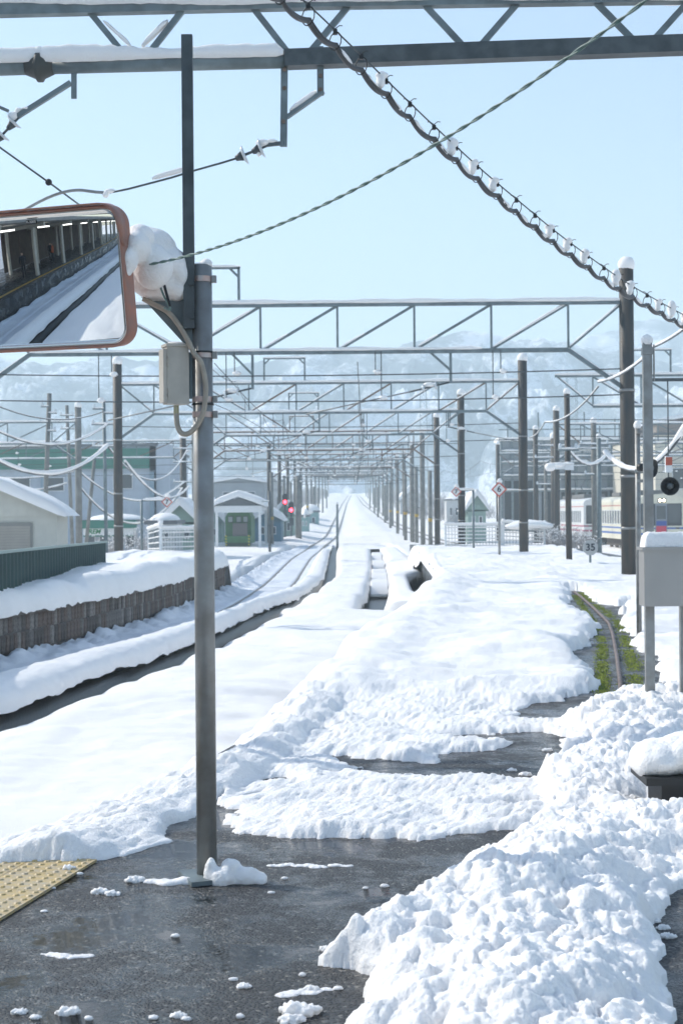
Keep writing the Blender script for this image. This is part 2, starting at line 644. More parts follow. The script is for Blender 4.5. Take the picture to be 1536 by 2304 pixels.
# wind rounded lip along the platform edge
m3 = smoothstep(37, 40, yy) * (1 - smoothstep(55, 58, yy))
e = (xx - xl[:, None]) + 0.14 * fbm(xx * 2 + 3, yy * 0.8, 85, 4) * (1 - m3)
lip = np.sqrt(np.clip(1 - (1 - np.clip(e / 0.5, 0, 1)) ** 2, 0, 1))
ridge = (0.10 + 0.09 * fbm(yy * 0.5, xx * 0.2, 87, 3)) * np.exp(-((e - 0.8) / 0.42) ** 2) * deep * (1 - smoothstep(30, 40, yy))
Z = np.where(dist > 0, (Z + ridge) * lip - (1 - lip) * (0.85 - 0.7 * m3), Z)
# the platform slopes off at its far right and far end
Z = Z - 1.5 * smoothstep(8.8, 10.3, xx) - 0.9 * smoothstep(66, 78, yy)
snow_platform = grid_mesh('platform_snow', xx, yy, Z, SNOW)
tag(snow_platform, 'trodden and drifted white snow lying over the dark platform', 'snow', kind='stuff')

# ---- the shovelled heap on the right
PILE = [(700, 2900), (760, 2420), (790, 2320), (850, 2200), (690, 2168), (760, 2125), (860, 2065), (960, 2020), (1050, 1960), (1120, 1915), (1230, 1885), (1205, 1805), (1215, 1765), (1262, 1705), (1300, 1655), (1225, 1640), (1330, 1612), (1400, 1585), (1540, 1572), (1750, 1600), (1750, 1900), (1600, 1960), (1500, 2010), (1462, 2060), (1500, 2125), (1482, 2200), (1540, 2300), (1600, 2500), (1650, 2900)]
PW = wpoly(PILE)
rows = np.geomspace(3.0, 13.6, 640)
NC = 460
yy = rows[:, None] * np.ones((1, NC))
xa, xb = -0.35 + 0.0 * rows, 0.24 * rows + 1.3
xx = xa[:, None] + (xb - xa)[:, None] * np.linspace(0, 1, NC)[None, :]
ax = xx + 0.10 * fbm(xx * 4, yy * 4, 103, 4)
ay = yy + 0.16 * fbm(xx * 4 + 30, yy * 4, 109, 4)
d = poly_sdf(ax, ay, PW)
H = 0.17 * smoothstep(0.3, 0.8, np.hypot((xx - 2.05) * 0.9, yy - 7.95))
Zp = H * (1 - np.exp(-np.clip(d, 0, 9) / 0.32))
inn = smoothstep(0.0, 0.10, d)
wx = xx + 0.05 * fbm(xx * 9, yy * 9, 131, 4)
wy = yy + 0.05 * fbm(xx * 9 + 7, yy * 9, 133, 4)
mask_b = 0.35 + 0.65 * smoothstep(0.3, 0.8, np.hypot((xx - 2.05) * 0.9, yy - 7.95))
Zp += inn * mask_b * (0.10 * fbm(xx * 1.5, yy * 1.3, 111, 4) + 0.06 * (lumps(wx, wy, 0.23, 113) - 0.35) + 0.045 * (lumps(wx, wy, 0.115, 117) - 0.35) + 0.010 * (blocks(wx, wy, 0.10, 119) - 0.35) + 0.026 * (lumps(wx, wy, 0.06, 121) - 0.3) + 0.006 * (blocks(wx, wy, 0.045, 125) - 0.35) + 0.013 * (lumps(wx, wy, 0.03, 123) - 0.3) + 0.022 * fbm(xx * 11, yy * 11, 127, 4))
Zp += 0.03 * (inn > 0)
Zp = np.where(d <= 0, -0.02 - 0.3 * np.clip(-d, 0, 0.3), np.maximum(Zp, 0.015))
pile = grid_mesh('snow_pile', xx, yy, Zp, SNOW)
tag(pile, 'lumpy heap of shovelled white snow filling the lower right of the platform', 'snow pile')

# ---- the track bed between the two platforms
GREY_SNOW = mat('grey_track_snow', (0.66, 0.69, 0.73), 0.6, col2=(0.80, 0.83, 0.87), scale=1.2, bump=0.4, bscale=25, stretch=(1, 0.35, 1), spec=0.3)  # greyer snow tone for the track side of the bed
strip('drain_floor', np.linspace(-60, 125, 90), lambda y: [x_wall(y) - 0.3, x_edge(y) + 0.3], [-1.16, -1.16], WETC)


kb = strip('channel_kerb', np.linspace(-55, 99, 120), lambda y: [x_gap(y) - 0.30, x_gap(y) - 0.19, x_gap(y) - 0.185], [-0.80, -0.80, -1.3], WETC)


def gap_b(y):
    return x_gap(y) - 0.10 + 0.07 * fbm(y * 1.3, y * 0.0, 211, 3) + 0.03 * fbm(y * 5.0, y * 0, 213, 2)


def gap_b2(y):
    return x_gap(y) + 0.02 + 0.30 * smoothstep(30, 48, y) + 0.05 * fbm(y * 0.9, y * 0, 217, 3)


def track_z(x, y):
    xt, xg, xe, xg2 = x_track(y), x_gap(y), x_edge(y), x_gap2(y)
    xw = x_wall(y)
    wav = 0.10 * fbm(y * 0.55, x * 0.3, 201, 3)
    far = smoothstep(92, 108, y)
    # bed with packed wheel ways
    z = -0.98 + 0.02 * fbm(x * 2.2, y * 0.8, 203, 4)
    for s in (-0.5335, 0.5335):
        z = z - 0.055 * np.exp(-((x - xt - s) / 0.075) ** 2)
    z = z + 0.16 * smoothstep(0.7, 0.0, x - xw + 0.25 * fbm(x, y * 1.4, 207, 3)) * (1 + fbm(x * 3, y * 3, 209, 3))
    # bank between the track and the channel
    a, b = xt + 0.78 + 0.5 * wav, gap_b(y)
    c, hw = (a + b) / 2, np.maximum((b - a) / 2, 0.15)
    k = np.clip(np.abs((x - c) / hw), 0, 1)
    prof = np.where(x < c, 1 - smoothstep(0, 1, k), np.sqrt(np.clip(1 - k ** 3, 0, 1)))
    low_ = np.where(x < c, -1.0, -0.70 - 0.07 * fbm(y * 2.0, y * 0, 214, 3) - 0.1 * smoothstep(34, 46, y))
    bank = low_ + (-0.40 + 0.10 * wav - 0.16 * smoothstep(34, 50, y) - low_) * prof * (1 - 0.8 * far)
    z = np.where((x > a) & (x <= b + 1e-4), np.maximum(z, bank + 0.03 * fbm(x * 5, y * 3, 215, 3)), z)
    # channel 1, open for as long as it is not drifted shut
    b2 = gap_b2(y)
    z = np.where((x > b + 1e-4) & (x < b2 - 1e-4), -1.35, z)
    # the wide roll up to the platform or to channel 2
    has2 = smoothstep(35, 38, y) * (1 - smoothstep(96, 100, y))
    end = np.where(has2 > 0.5, xg2 - 0.28, xe + 0.1)
    c, hw = (b2 + end) / 2, np.maximum((end - b2) / 2, 0.2)
    k = np.clip(np.abs((x - c) / hw), 0, 1)
    pr = np.clip(1 - k ** 9, 0, 1) ** 0.5
    pr = np.where((x > c) & (has2 < 0.5), 1 - 0.75 * k ** 2.2, np.where(has2 < 0.5, pr * (1 - 0.25 * k ** 2), pr))
    roll = -1.12 + (0.42 + 0.14 * smoothstep(36, 44, y) + 0.10 * fbm(x * 0.5, y * 0.35, 219, 3)) * pr * (1 - 0.6 * far)
    roll = roll + (0.03 * fbm(x * 1.5, y * 1.1, 221, 4) + 0.10 * fbm(x * 0.7, y * 1.1, 227, 4) + 0.07 * fbm(x * 0.3, y * 0.35, 229, 2)) * pr
    z = np.where((x >= b2 - 1e-4) & (x <= end), roll, z)
    # channel 2 with snow bridges
    g2 = (has2 > 0.5) & (x > end) & (x < xg2 + 0.28)
    br = np.zeros_like(y)
    for yb, wb in ((49.5, 1.1), (55, 1.2), (59, 0.9), (70, 1.4), (84, 2.0)):
        br = np.maximum(br, np.clip(1 - ((y - yb) / wb) ** 2, 0, 1))
    z = np.where(g2, np.where(br > 0, -1.3 + 0.72 * np.sqrt(br), -1.35), z)
    # roll between channel 2 and the platform wall
    s3 = xg2 + 0.28
    e3 = xe - 0.62 * smoothstep(39, 43, y) * (1 - smoothstep(53, 57, y)) + 0.1
    c, hw = (s3 + e3) / 2, np.maximum((e3 - s3) / 2, 0.1)
    k = np.clip(np.abs((x - c) / hw), 0, 1)
    z = np.where((has2 > 0.5) & (x >= s3) & (x <= e3), -1.05 + 0.52 * np.clip(1 - k ** 4, 0, 1) ** 0.5 + 0.05 * fbm(x, y * .6, 223, 3), z)
    z = np.where((has2 > 0.5) & (x > e3), -1.35, z)
    return z * (1 - far) + far * np.minimum(z, -0.93 + 0.03 * fbm(x, y, 225, 3)) * 1.0


rows = np.concatenate([np.linspace(-55, 12, 140), np.geomspace(12.2, 122, 620)])
NC = 330
n1 = 180
xa, xb, xc, xd = x_wall(rows) + 0.01, gap_b(rows), gap_b2(rows), x_edge(rows) + 0.06
xc = np.maximum(xc, xb + 0.004)
yy = rows[:, None] * np.ones((1, NC))
xx = np.hstack([xa[:, None] + (xb - xa)[:, None] * np.linspace(0, 1, n1)[None, :], xc[:, None] + (xd - xc)[:, None] * np.linspace(0, 1, NC - n1)[None, :]])
Z = track_z(xx, yy) + 0.0 * xx
hole = Z < -1.3
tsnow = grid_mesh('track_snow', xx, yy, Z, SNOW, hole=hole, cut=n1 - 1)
tsnow.data.materials.append(GREY_SNOW)
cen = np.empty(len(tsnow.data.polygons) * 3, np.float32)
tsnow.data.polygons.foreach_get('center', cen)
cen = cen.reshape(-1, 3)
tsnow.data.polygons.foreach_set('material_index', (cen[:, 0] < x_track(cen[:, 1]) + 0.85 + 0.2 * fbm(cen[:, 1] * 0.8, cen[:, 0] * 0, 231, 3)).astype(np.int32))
tag(tsnow, 'snow banks and packed snow along the sunken tracks', 'snow', kind='stuff')

# ---- snow fields around and beyond, up to the horizon
r1 = np.concatenate([np.linspace(-400, 0, 12), np.linspace(4, 130, 90), np.geomspace(133, 9000, 130)])
NC = 360
u = np.linspace(-1, 1, NC)
u = np.sign(u) * (0.25 * np.abs(u) + 0.75 * np.abs(u) ** 2.2)
yy = r1[:, None] * np.ones((1, NC))
xx = u[None, :] * (120 + 0.9 * np.abs(yy))
near_t = (xx > x_wall(yy) - 0.4) & (xx < np.where(yy < 76, 10.6, x_edge(yy) + 0.0)) & (yy < 121)
zf = -0.86 + 0.10 * fbm(xx * 0.25, yy * 0.2, 301, 4) + 0.05 * fbm(xx * 1.1, yy * 0.9, 305, 3)
tr_near = np.minimum(np.abs(xx - x_track(yy)), np.abs(xx - np.interp(yy, [100, 126, 200, 357, 600], [9.0, 8.6, 6.5, 5.5, 6.2])))
zf = zf + 0.35 * smoothstep(1.3, 3.0, tr_near) * smoothstep(115, 150, yy) * (0.6 + fbm(xx * .3, yy * .1, 309, 3))
zf = np.where((tr_near < 1.3) & (yy > 100), np.minimum(zf, -0.93), zf)
lp = (xx < x_wall(yy) - 6) & (yy < 60)
zf = np.where(lp, zf + 0.15, zf)
zf = np.where(near_t, -1.9, zf) + grade(yy)
zf = zf - 6.0 * smoothstep(700, 1200, yy)
field = grid_mesh('snow_field', xx, yy, zf, SNOWF)
tag(field, kind='structure')

# ---- opposite platform with its stone face
RENDER_DARK = mat('old_platform_core', (0.05, 0.045, 0.042), 0.9, var=0.2, scale=3)
LPE = 51.5
rows = np.concatenate([np.linspace(-60, 10, 40), np.linspace(11, LPE, 60)])
opp = strip('opposite_platform', rows, lambda y: [x_wall(y) - 9.5, x_wall(y) - 9.5, x_wall(y) - 0.06, x_wall(y) - 0.055, x_wall(y) - 9.4], [-1.5, -0.02, -0.02, -1.5, -1.5], ASPH)
capf = MB().add([(x_wall(LPE) - 9.5, LPE, -1.5), (x_wall(LPE) - 0.055, LPE, -1.5), (x_wall(LPE) - 0.055, LPE, -0.02), (x_wall(LPE) - 9.5, LPE, -0.02)], [(0, 1, 2, 3)])
capf.build('end_face', RENDER_DARK, opp)
STONES = [mat('wall_stone_%s' % n, c, 0.85, var=0.3, scale=7, bump=0.5, bscale=30) for n, c in (('brown', (0.13, 0.098, 0.08)), ('grey', (0.15, 0.138, 0.125)), ('dark', (0.09, 0.078, 0.068)), ('pale', (0.22, 0.205, 0.185)))]


def unit_stone(k):
    rng = random.Random(k)
    m = MB()
    j = lambda a: a + rng.uniform(-0.03, 0.03)
    vs = [(-.06, -.5, -.5), (-.06, .5, -.5), (-.06, .5, .5), (-.06, -.5, .5)] + [(0.0, j(-.49), j(-.49)), (0.0, j(.49), j(-.49)), (0.0, j(.49), j(.49)), (0.0, j(-.49), j(.49))]
    vs += [(rng.uniform(.012, .03), j(-.36), j(-.38)), (rng.uniform(.012, .03), j(.36), j(-.38)), (rng.uniform(.012, .03), j(.36), j(.38)), (rng.uniform(.012, .03), j(-.36), j(.38))]
    fs = []
    for a in (0, 4):
        for i in range(4):
            i2 = (i + 1) % 4
            fs.append((a + i, a + i2, a + 4 + i2, a + 4 + i))
    fs.append((8, 9, 10, 11))
    return m.add(vs, fs)


smesh = []
for k in range(8):
    o = unit_stone(k).build('stone', STONES[[0, 0, 1, 2, 0, 2, 1, 3][k]], opp)
    smesh.append(o.data)
    bpy.data.objects.remove(o)
rng = random.Random(3)
spots = []
for row in range(3):
    y = 14.0 + 0.07 * row
    while y < LPE - 0.1:
        wd = rng.uniform(0.14, 0.24)
        spots.append((row, y + wd / 2, wd))
        y += wd + 0.008
order = sorted(spots, key=lambda s: (0 if s[1] > 20.5 and s[0] > 0 else 1, s[1]))
rest = MB()
for i, (row, y, wd) in enumerate(order):
    hgt = (0.36, 0.36, 0.30)[row]
    zc = (-1.02, -0.655, -0.32)[row]
    x = float(x_wall(y)) - 0.055
    ang = math.atan2(float(x_wall(y + .3) - x_wall(y - .3)), 0.6)
    mtx = Matrix.Translation((x, y, zc)) @ Matrix.Rotation(-ang, 4, 'Z') @ Matrix.Diagonal((1, wd, hgt, 1))
    me = smesh[rng.randrange(8)]
    if i < 290:
        o = bpy.data.objects.new('stone', me)
        COL.objects.link(o)
        o.parent = opp
        o.matrix_local = mtx
    else:
        rest.add([mtx @ v.co for v in me.vertices], [tuple(p.vertices) for p in me.polygons])
tag(rest.build('stone_facing', STONES[0], opp), kind='stuff')
cop = MB()
y = 14.0
while y < LPE - 0.3:
    a, b = Vector((float(x_wall(y)) - 0.10, y, -0.085)), Vector((float(x_wall(y + 0.78)) - 0.10, y + 0.78, -0.085))
    MB().bar(a, b, 0.28, 0.15).build('coping_stone', STONES[1], opp)
    y += 0.8

# snow on the opposite platform, hanging over its edge
rows = np.geomspace(15, 53, 320)
NC = 150
tt = np.linspace(0, 1, NC) ** 1.7
yy = rows[:, None] * np.ones((1, NC))
over = 0.13 + 0.10 * fbm(yy[:, :1] * 1.3, yy[:, :1] * 0, 401, 4) + 0.05 * vnoise(yy[:, :1] * 6, yy[:, :1] * 0, 403)
s = tt[None, :] * 10.2
lipw = 0.40
xx = (x_wall(rows)[:, None] + over) - s
top = 0.36 + 0.16 * fbm(xx * 0.45, yy * 0.22, 405, 3) + 0.05 * fbm(xx * 1.6, yy * 0.9, 407, 4)
top = top - 0.14 * np.exp(-((yy - 30.5) / 0.5) ** 2) * smoothstep(2.5, 0.0, s)
rr = np.sqrt(np.clip(1 - (1 - np.clip(s / lipw, 0, 1)) ** 2, 0, 1))
hang = -0.13 - 0.07 * fbm(yy * 4.0, yy * 0, 409, 3)
Z = hang + (top - hang) * rr
fall = smoothstep(51.2, 52.6, yy + 0.3 * fbm(xx, yy, 411, 2))
Z = Z - 1.4 * fall * (1 - 0.2 * smoothstep(0, 1, s)) + 0.02 * fbm(xx * 5, yy * 5, 413, 3)
lsn = grid_mesh('opposite_platform_snow', xx, yy, Z, SNOW)
tag(lsn, 'thick smooth snow overhanging the stone platform edge', 'snow', kind='stuff')

# ---- rails showing through the packed snow
RAILM = mat('rail_steel', (0.20, 0.175, 0.155), 0.45, 0.4, var=0.2, scale=5)


def rail_line(parent, fx, y0, y1, off, z, n=160):
    ys = np.geomspace(y0, y1, n)
    m = MB()
    vs, fs = [], []
    for i, y in enumerate(ys):
        x = float(fx(y)) + off
        zz = z + (0.12 if z < -0.9 else -0.08) * float(smoothstep(100, 122, y)) + float(grade(y))
        k_ = 1.0 + 1.6 * min(1.0, max(0.0, (y - 50) / 120.0))
        for a, b in ((-0.04 * k_, -0.06), (-0.04 * k_, 0), (0.04 * k_, 0), (0.04 * k_, -0.06)):
            vs.append((x + a, y, zz + b))
    for i in range(n - 1):
        for k in range(3):
            fs.append((i * 4 + k, i * 4 + k + 1, i * 4 + 4 + k + 1, i * 4 + 4 + k))
    m.add(vs, fs)
    return m.build('rail', RAILM, parent)


tr = thing('railway_track', (float(x_track(30)), 30, -1.0), 'snow-packed track beside the stone platform wall', 'railway track')
for s in (-0.5335, 0.5335):
    rail_line(tr, x_track, 12, 560, s, -1.0)
x_tr2 = lambda y: np.interp(y, [75, 100, 126, 200, 357, 600], [10.2, 9.3, 8.5, 6.5, 5.5, 6.2])
tr2 = thing('railway_track', (8.5, 120, -0.9), 'far track curving up to the right of the vanishing line', 'railway track')
for s in (-0.5335, 0.5335):
    rail_line(tr2, x_tr2, 90, 560, s, -0.78)

# ---- moss and a rod on the bare strip at the right
MOSS = mat('moss', (0.31, 0.36, 0.06), 0.9, col2=(0.16, 0.20, 0.035), scale=12)


def moss_line(pts, width, n, seed):
    rng = random.Random(seed)
    m = MB()
    W_ = [ground(a, b, 0.0) for a, b in pts]
    for i in range(n):
        t = rng.random() * (len(W_) - 1)
        k = int(t)
        p = W_[k].lerp(W_[k + 1], t - k)
        if fbm(np.array([p.y * 2.1]), np.array([seed * 1.0]), 7, 3)[0] < -0.28:
            continue
        p = p + Vector((rng.gauss(0, width), rng.gauss(0, 0.05), 0))
        r = rng.uniform(0.005, 0.013)
        hh = rng.uniform(0.004, 0.02)
        an = rng.uniform(0, 6.28)
        vs = [p + Vector((math.cos(an + q) * r, math.sin(an + q) * r, 0.002)) for q in (0, 2.1, 4.2)] + [p + Vector((rng.uniform(-.01, .01), rng.uniform(-.01, .01), hh))]
        m.add(vs, [(0, 1, 3), (1, 2, 3), (2, 0, 3)])
    return m


ms = moss_line(zr([(700, 1330), (690, 1100), (690, 880), (600, 710), (480, 540)]), 0.035, 3600, 1)
tag(ms.build('moss', MOSS), 'left strip of green moss in the platform joint', 'moss', kind='stuff')
ms = moss_line(zr([(960, 1320), (930, 1080), (870, 900), (800, 730), (620, 600), (520, 520)]), 0.045, 3600, 2)
tag(ms.build('moss', MOSS), 'right strip of green moss in the platform joint', 'moss', kind='stuff')
rod = MB().tube([ground(a, b, 0.02) for a, b in zr([(840, 1330), (825, 1180), (800, 990), (770, 830), (740, 750), (640, 650), (540, 560), (480, 515)])], 0.022, 8)
tag(rod.build('drain_pipe', mat('old_pipe', (0.17, 0.13, 0.115), 0.6, var=0.25, scale=10), None, True), 'thin brown pipe lying between the two strips of moss', 'pipe')

# ---- yellow tactile paving at the left
TILE = mat('yellow_tile', (0.56, 0.41, 0.17), 0.5, col2=(0.48, 0.40, 0.27), scale=25, bump=0.1)
tile = MB()
tile.box((0, 0, 0.006), (0.296, 0.296, 0.012))
for i in range(5):
    for j in range(5):
        c = Vector((-0.12 + 0.06 * i, -0.12 + 0.06 * j, 0))
        vs = []
        for z, r in ((0.012, 0.016), (0.018, 0.010)):
            vs += [c + Vector((math.cos(k * math.pi / 4) * r, math.sin(k * math.pi / 4) * r, z)) for k in range(8)]
        tile.add(vs, [(k, (k + 1) % 8, 8 + (k + 1) % 8, 8 + k) for k in range(8)] + [tuple(range(8, 16))])
tp = thing('tactile_paving', (-1.35, 6.3, 0), 'strip of yellow bumpy tactile tiles by the platform edge', 'tactile paving')
tproto = tile.build('tile', TILE, tp)
tmesh = tproto.data
bpy.data.objects.remove(tproto)
p0, p1 = ground(215, 1945, 0), ground(0, 2078, 0)
dv = (p0 - p1).normalized()
side = Vector((-dv.y, dv.x, 0))
ang = math.atan2(dv.y, dv.x)
for r in range(2):
    for k in range(-14, 2):
        c = p0 + dv * (0.3 * (k - 1) - 0.1) + side * (0.16 + 0.3 * r)
        o = bpy.data.objects.new('tile', tmesh)
        COL.objects.link(o)
        o.parent = tp
        o.location = c - tp.location + Vector((0, 0, 0.001))
        o.rotation_euler = (0, 0, ang)
# ================================================================== PART 3: mountains
def mountain(name, ridge, dist, depth, seed, zb=-8.0, x0=-900, x1=2500, rows=120, cols=420):
    px = np.linspace(x0, x1, cols)
    ry = np.interp(px, [a for a, b in ridge], [b for a, b in ridge])
    X0 = (px - 768) / FPX * dist
    HZ = EYE.z + (1155 - ry) / FPX * dist
    v = np.linspace(0, 1, rows)[:, None]
    yy = dist - depth * (1 - v) + 0 * X0[None, :]
    xx = X0[None, :] * (yy / dist)
    prof = v ** 1.25
    k = dist / 3000.0
    wx, wy = xx / (210 * k), yy / (300 * k)
    rid = 1 - 2 * np.abs(fbm(wx + 0.5 * fbm(wx * .7, wy * .7, seed + 40, 2), wy * 0.8, seed, 5, 0.55))
    zz = zb + (HZ[None, :] - zb) * prof
    amp = (HZ[None, :] - zb) * 0.50
    zz = zz + amp * (rid - 0.75) * np.sin(np.pi * np.clip(v, 0, 1)) ** 0.8
    zz = zz + 9 * k * fbm(wx * 9, wy * 9, seed + 9, 3) * smoothstep(0, .2, v)
    # far slope down behind the ridge so that it has a back
    yb = dist + 500 * k + 0 * X0[None, :]
    zbk = zb - 20 + 0 * X0[None, :]
    xx = np.vstack([xx, X0[None, :] * (yb / dist)])
    zz = np.vstack([zz, zbk])
    yy = np.vstack([yy, yb])
    o = grid_mesh(name, xx, yy, zz, MOUNT)
    return tag(o, kind='structure')


def mount_material():
    m = bpy.data.materials.new('snowy_forest_slope')
    m.use_nodes = True
    t = m.node_tree
    b = t.nodes['Principled BSDF']
    b.inputs['Roughness'].default_value = 0.9
    b.inputs['Specular IOR Level'].default_value = 0.1
    tc = t.nodes.new('ShaderNodeTexCoord')
    mp = t.nodes.new('ShaderNodeMapping')
    mp.inputs['Scale'].default_value = (1, 0.6, 1.6)
    t.links.new(tc.outputs['Object'], mp.inputs[0])
    fac = []
    for sc, dt in ((0.024, 9), (0.30, 6)):
        n = t.nodes.new('ShaderNodeTexNoise')
        n.inputs['Scale'].default_value = sc
        n.inputs['Detail'].default_value = dt
        n.inputs['Roughness'].default_value = 0.62
        t.links.new(mp.outputs[0], n.inputs['Vector'])
        fac.append(n.outputs['Fac'])
    ad = t.nodes.new('ShaderNodeMath')
    ad.operation = 'MULTIPLY_ADD'
    ad.inputs[1].default_value = 0.35
    t.links.new(fac[1], ad.inputs[0])
    t.links.new(fac[0], ad.inputs[2])
    rp = t.nodes.new('ShaderNodeValToRGB')
    e = rp.color_ramp.elements
    e[0].position, e[0].color = 0.60, (0.10, 0.14, 0.17, 1)
    e[1].position, e[1].color = 0.76, (0.80, 0.83, 0.88, 1)
    k = e.new(0.69)
    k.color = (0.30, 0.34, 0.38, 1)
    t.links.new(ad.outputs[0], rp.inputs[0])
    t.links.new(rp.outputs[0], b.inputs['Base Color'])
    return m


MOUNT = mount_material()
mountain('mountain_ridge', [(-1500, 830), (-700, 800), (-300, 770), (0, 800), (100, 812), (250, 798), (400, 815), (480, 824), (560, 820), (640, 802), (760, 792), (880, 786), (950, 768), (1030, 747), (1095, 749), (1160, 766), (1230, 769), (1290, 777), (1400, 800), (1600, 840), (2000, 830), (3000, 860)], 1100, 520, 501, x0=-1500, x1=3000, cols=900)
mountain('mountain_ridge', [(600, 900), (1000, 850), (1270, 790), (1330, 762), (1390, 745), (1460, 722), (1520, 730), (1640, 745), (1800, 715), (2100, 760), (3000, 800)], 1450, 420, 521, x0=600, x1=3000, cols=300)

# the hazy air between here and the mountains
hz = MB().box((0, 810, 98), (4200, 2020, 204))
hob = hz.build('haze', mat('haze_none', (1, 1, 1)))
hm = bpy.data.materials.new('haze_air')
hm.use_nodes = True
ht = hm.node_tree
for n in list(ht.nodes):
    ht.nodes.remove(n)
ho = ht.nodes.new('ShaderNodeOutputMaterial')
hv = ht.nodes.new('ShaderNodeVolumePrincipled')
hv.inputs['Density'].default_value = HAZE
hv.inputs['Color'].default_value = (0.80, 0.95, 1.0, 1)
hv.inputs['Anisotropy'].default_value = 0.0
ht.links.new(hv.outputs[0], ho.inputs['Volume'])
hob.data.materials.clear()
hob.data.materials.append(hm)
tag(hob, kind='stuff')
# ================================================================== PART 4: mirror pole
PD = 6.45
base = ground(466, 1976, 0.0)
PD = (base - EYE).dot(FWD)


def mp(px, py, dd=0.0):
    return at(px, py, PD + dd)


mirror_pole = thing('mirror_pole', base, 'round grey steel pole in the foreground carrying the mirror and a junction box', 'pole')
ztop = mp(450, 597).z
PX, PY = base.x, base.y
MB().tube([(PX, PY, 0.02), (PX, PY, ztop)], 0.0445, 28).build('shaft', STEEL, mirror_pole, True)
MB().box((PX + 0.02, PY - 0.01, 0.012), (0.24, 0.24, 0.02), Matrix.Rotation(0.35, 3, 'Z')).build('base_plate', STEELG, mirror_pole)
# channel bolted on in front, standing far above the shaft
ch = MB()
cx = PX - 0.052
zt, zb_ = mp(428, 86).z, mp(440, 742).z
cy = PY - 0.058
for a, b, w, h_ in ((cx, cy, 0.048, 0.006), (cx - 0.0215, cy + 0.014, 0.005, 0.03), (cx + 0.0215, cy + 0.014, 0.005, 0.03)):
    ch.box((a, b, (zt + zb_) / 2), (w, h_, zt - zb_))
chan = ch.build('channel', STEELD, mirror_pole)
for z in (mp(0, 645).z, mp(0, 720).z):
    MB().tube([(cx + 0.012, cy - 0.004, z), (cx + 0.012, cy - 0.016, z)], 0.0125, 6).build('bolt', STEELD, chan)
# strap bands
for py, m_ in ((633, STEEL), (804, STEEL), (903, STEEL), (937, RUST)):
    z = mp(0, py).z
    bd = MB().tube([(PX, PY, z - 0.012), (PX, PY, z + 0.012)], 0.0475, 24).build('strap_band', mat('band_steel', (0.45, 0.42, 0.4), 0.4, 0.5, col2=(0.5, 0.33, 0.28), scale=20), mirror_pole)
    MB().box((PX + 0.055, PY - 0.01, z), (0.02, 0.03, 0.03)).build('buckle', STEEL, bd)
for py in (797, 914):
    z = mp(0, py).z
    MB().tube([(PX, PY, z - 0.004), (PX, PY, z + 0.004)], 0.049, 24).build('cable_tie', BLACK, mirror_pole)
# triangular gusset
g = [mp(318, 668, -0.02), mp(432, 640, -0.02), mp(434, 795, -0.02)]
gm = MB()
vs = [Vector((p.x, PY - 0.02, p.z)) for p in g] + [Vector((p.x, PY + 0.0, p.z)) for p in g]
gm.add(vs, [(0, 1, 2), (5, 4, 3), (0, 3, 4, 1), (1, 4, 5, 2), (2, 5, 3, 0)])
gm.build('gusset', STEELG, mirror_pole)
arm = MB().bar((mp(435, 640).x, PY - 0.01, mp(0, 640).z), (mp(150, 628).x, PY - 0.01, mp(0, 628).z), 0.05, 0.05)
arm.build('arm', STEELG, mirror_pole)
# junction box
jb = MB()
jx0, jx1 = mp(356, 0).x, mp(418, 0).x
jz0, jz1 = mp(0, 914).z, mp(0, 785).z
jr = Matrix.Rotation(R_(22), 3, 'Z')
jc = Vector(((jx0 + jx1) / 2 + 0.005, PY - 0.02, (jz0 + jz1) / 2))
jb.box(jc, (0.098, 0.075, jz1 - jz0), jr)
jbo = jb.build('junction_box', BEIGE, mirror_pole)
MB().box(jc + Vector((0, 0, (jz1 - jz0) / 2 + 0.004)), (0.108, 0.09, 0.012), jr).build('box_lid', BEIGE, jbo)
MB().box(jc + jr @ Vector((-0.058, 0, -0.004)), (0.016, 0.072, jz1 - jz0 - 0.02), jr).build('box_door', BEIGE, jbo)
for dz in (0.075, 0.045, -0.065, -0.09):
    MB().box(jc + jr @ Vector((-0.043, -0.0405, dz)), (0.012, 0.008, 0.014), jr).build('hinge', BEIGE, jbo)
MB().box((jc.x + 0.055, PY + 0.0, jc.z), (0.035, 0.03, 0.2)).build('mounting_bracket', STEELG, jbo)
MB().ball(jc + Vector((0.0, 0, (jz1 - jz0) / 2 + 0.010)), (0.045, 0.036, 0.013), 14).build('snow_cap', SNOW, jbo, True)
MB().tube([mp(397, 912, -0.03), mp(397, 932, -0.03)], 0.012, 12).build('cable_gland', mat('gland', (0.4, 0.36, 0.22), .5), jbo)
cond = [mp(a, b, dd) for a, b, dd in ((322, 672, -.045), (345, 684, -.045), (378, 702, -.045), (405, 735, -.05), (425, 770, -.055), (437, 795, -.06), (452, 815, -.06), (461, 850, -.06), (463, 885, -.06), (458, 925, -.06), (445, 955, -.055), (425, 975, -.05), (408, 974, -.04), (399, 955, -.035), (397, 928, -.03))]


def spline(pts, k=6):
    out = []
    n = len(pts)
    for i in range(n - 1):
        p0, p1, p2, p3 = pts[max(i - 1, 0)], pts[i], pts[i + 1], pts[min(i + 2, n - 1)]
        for j in range(k):
            t = j / k
            out.append(0.5 * ((2 * p1) + (p2 - p0) * t + (2 * p0 - 5 * p1 + 4 * p2 - p3) * t * t + (3 * p1 - p0 - 3 * p2 + p3) * t ** 3))
    out.append(pts[-1])
    return out


MB().tube(spline(cond), 0.0115, 12).build('conduit', CONDUIT, mirror_pole, True)
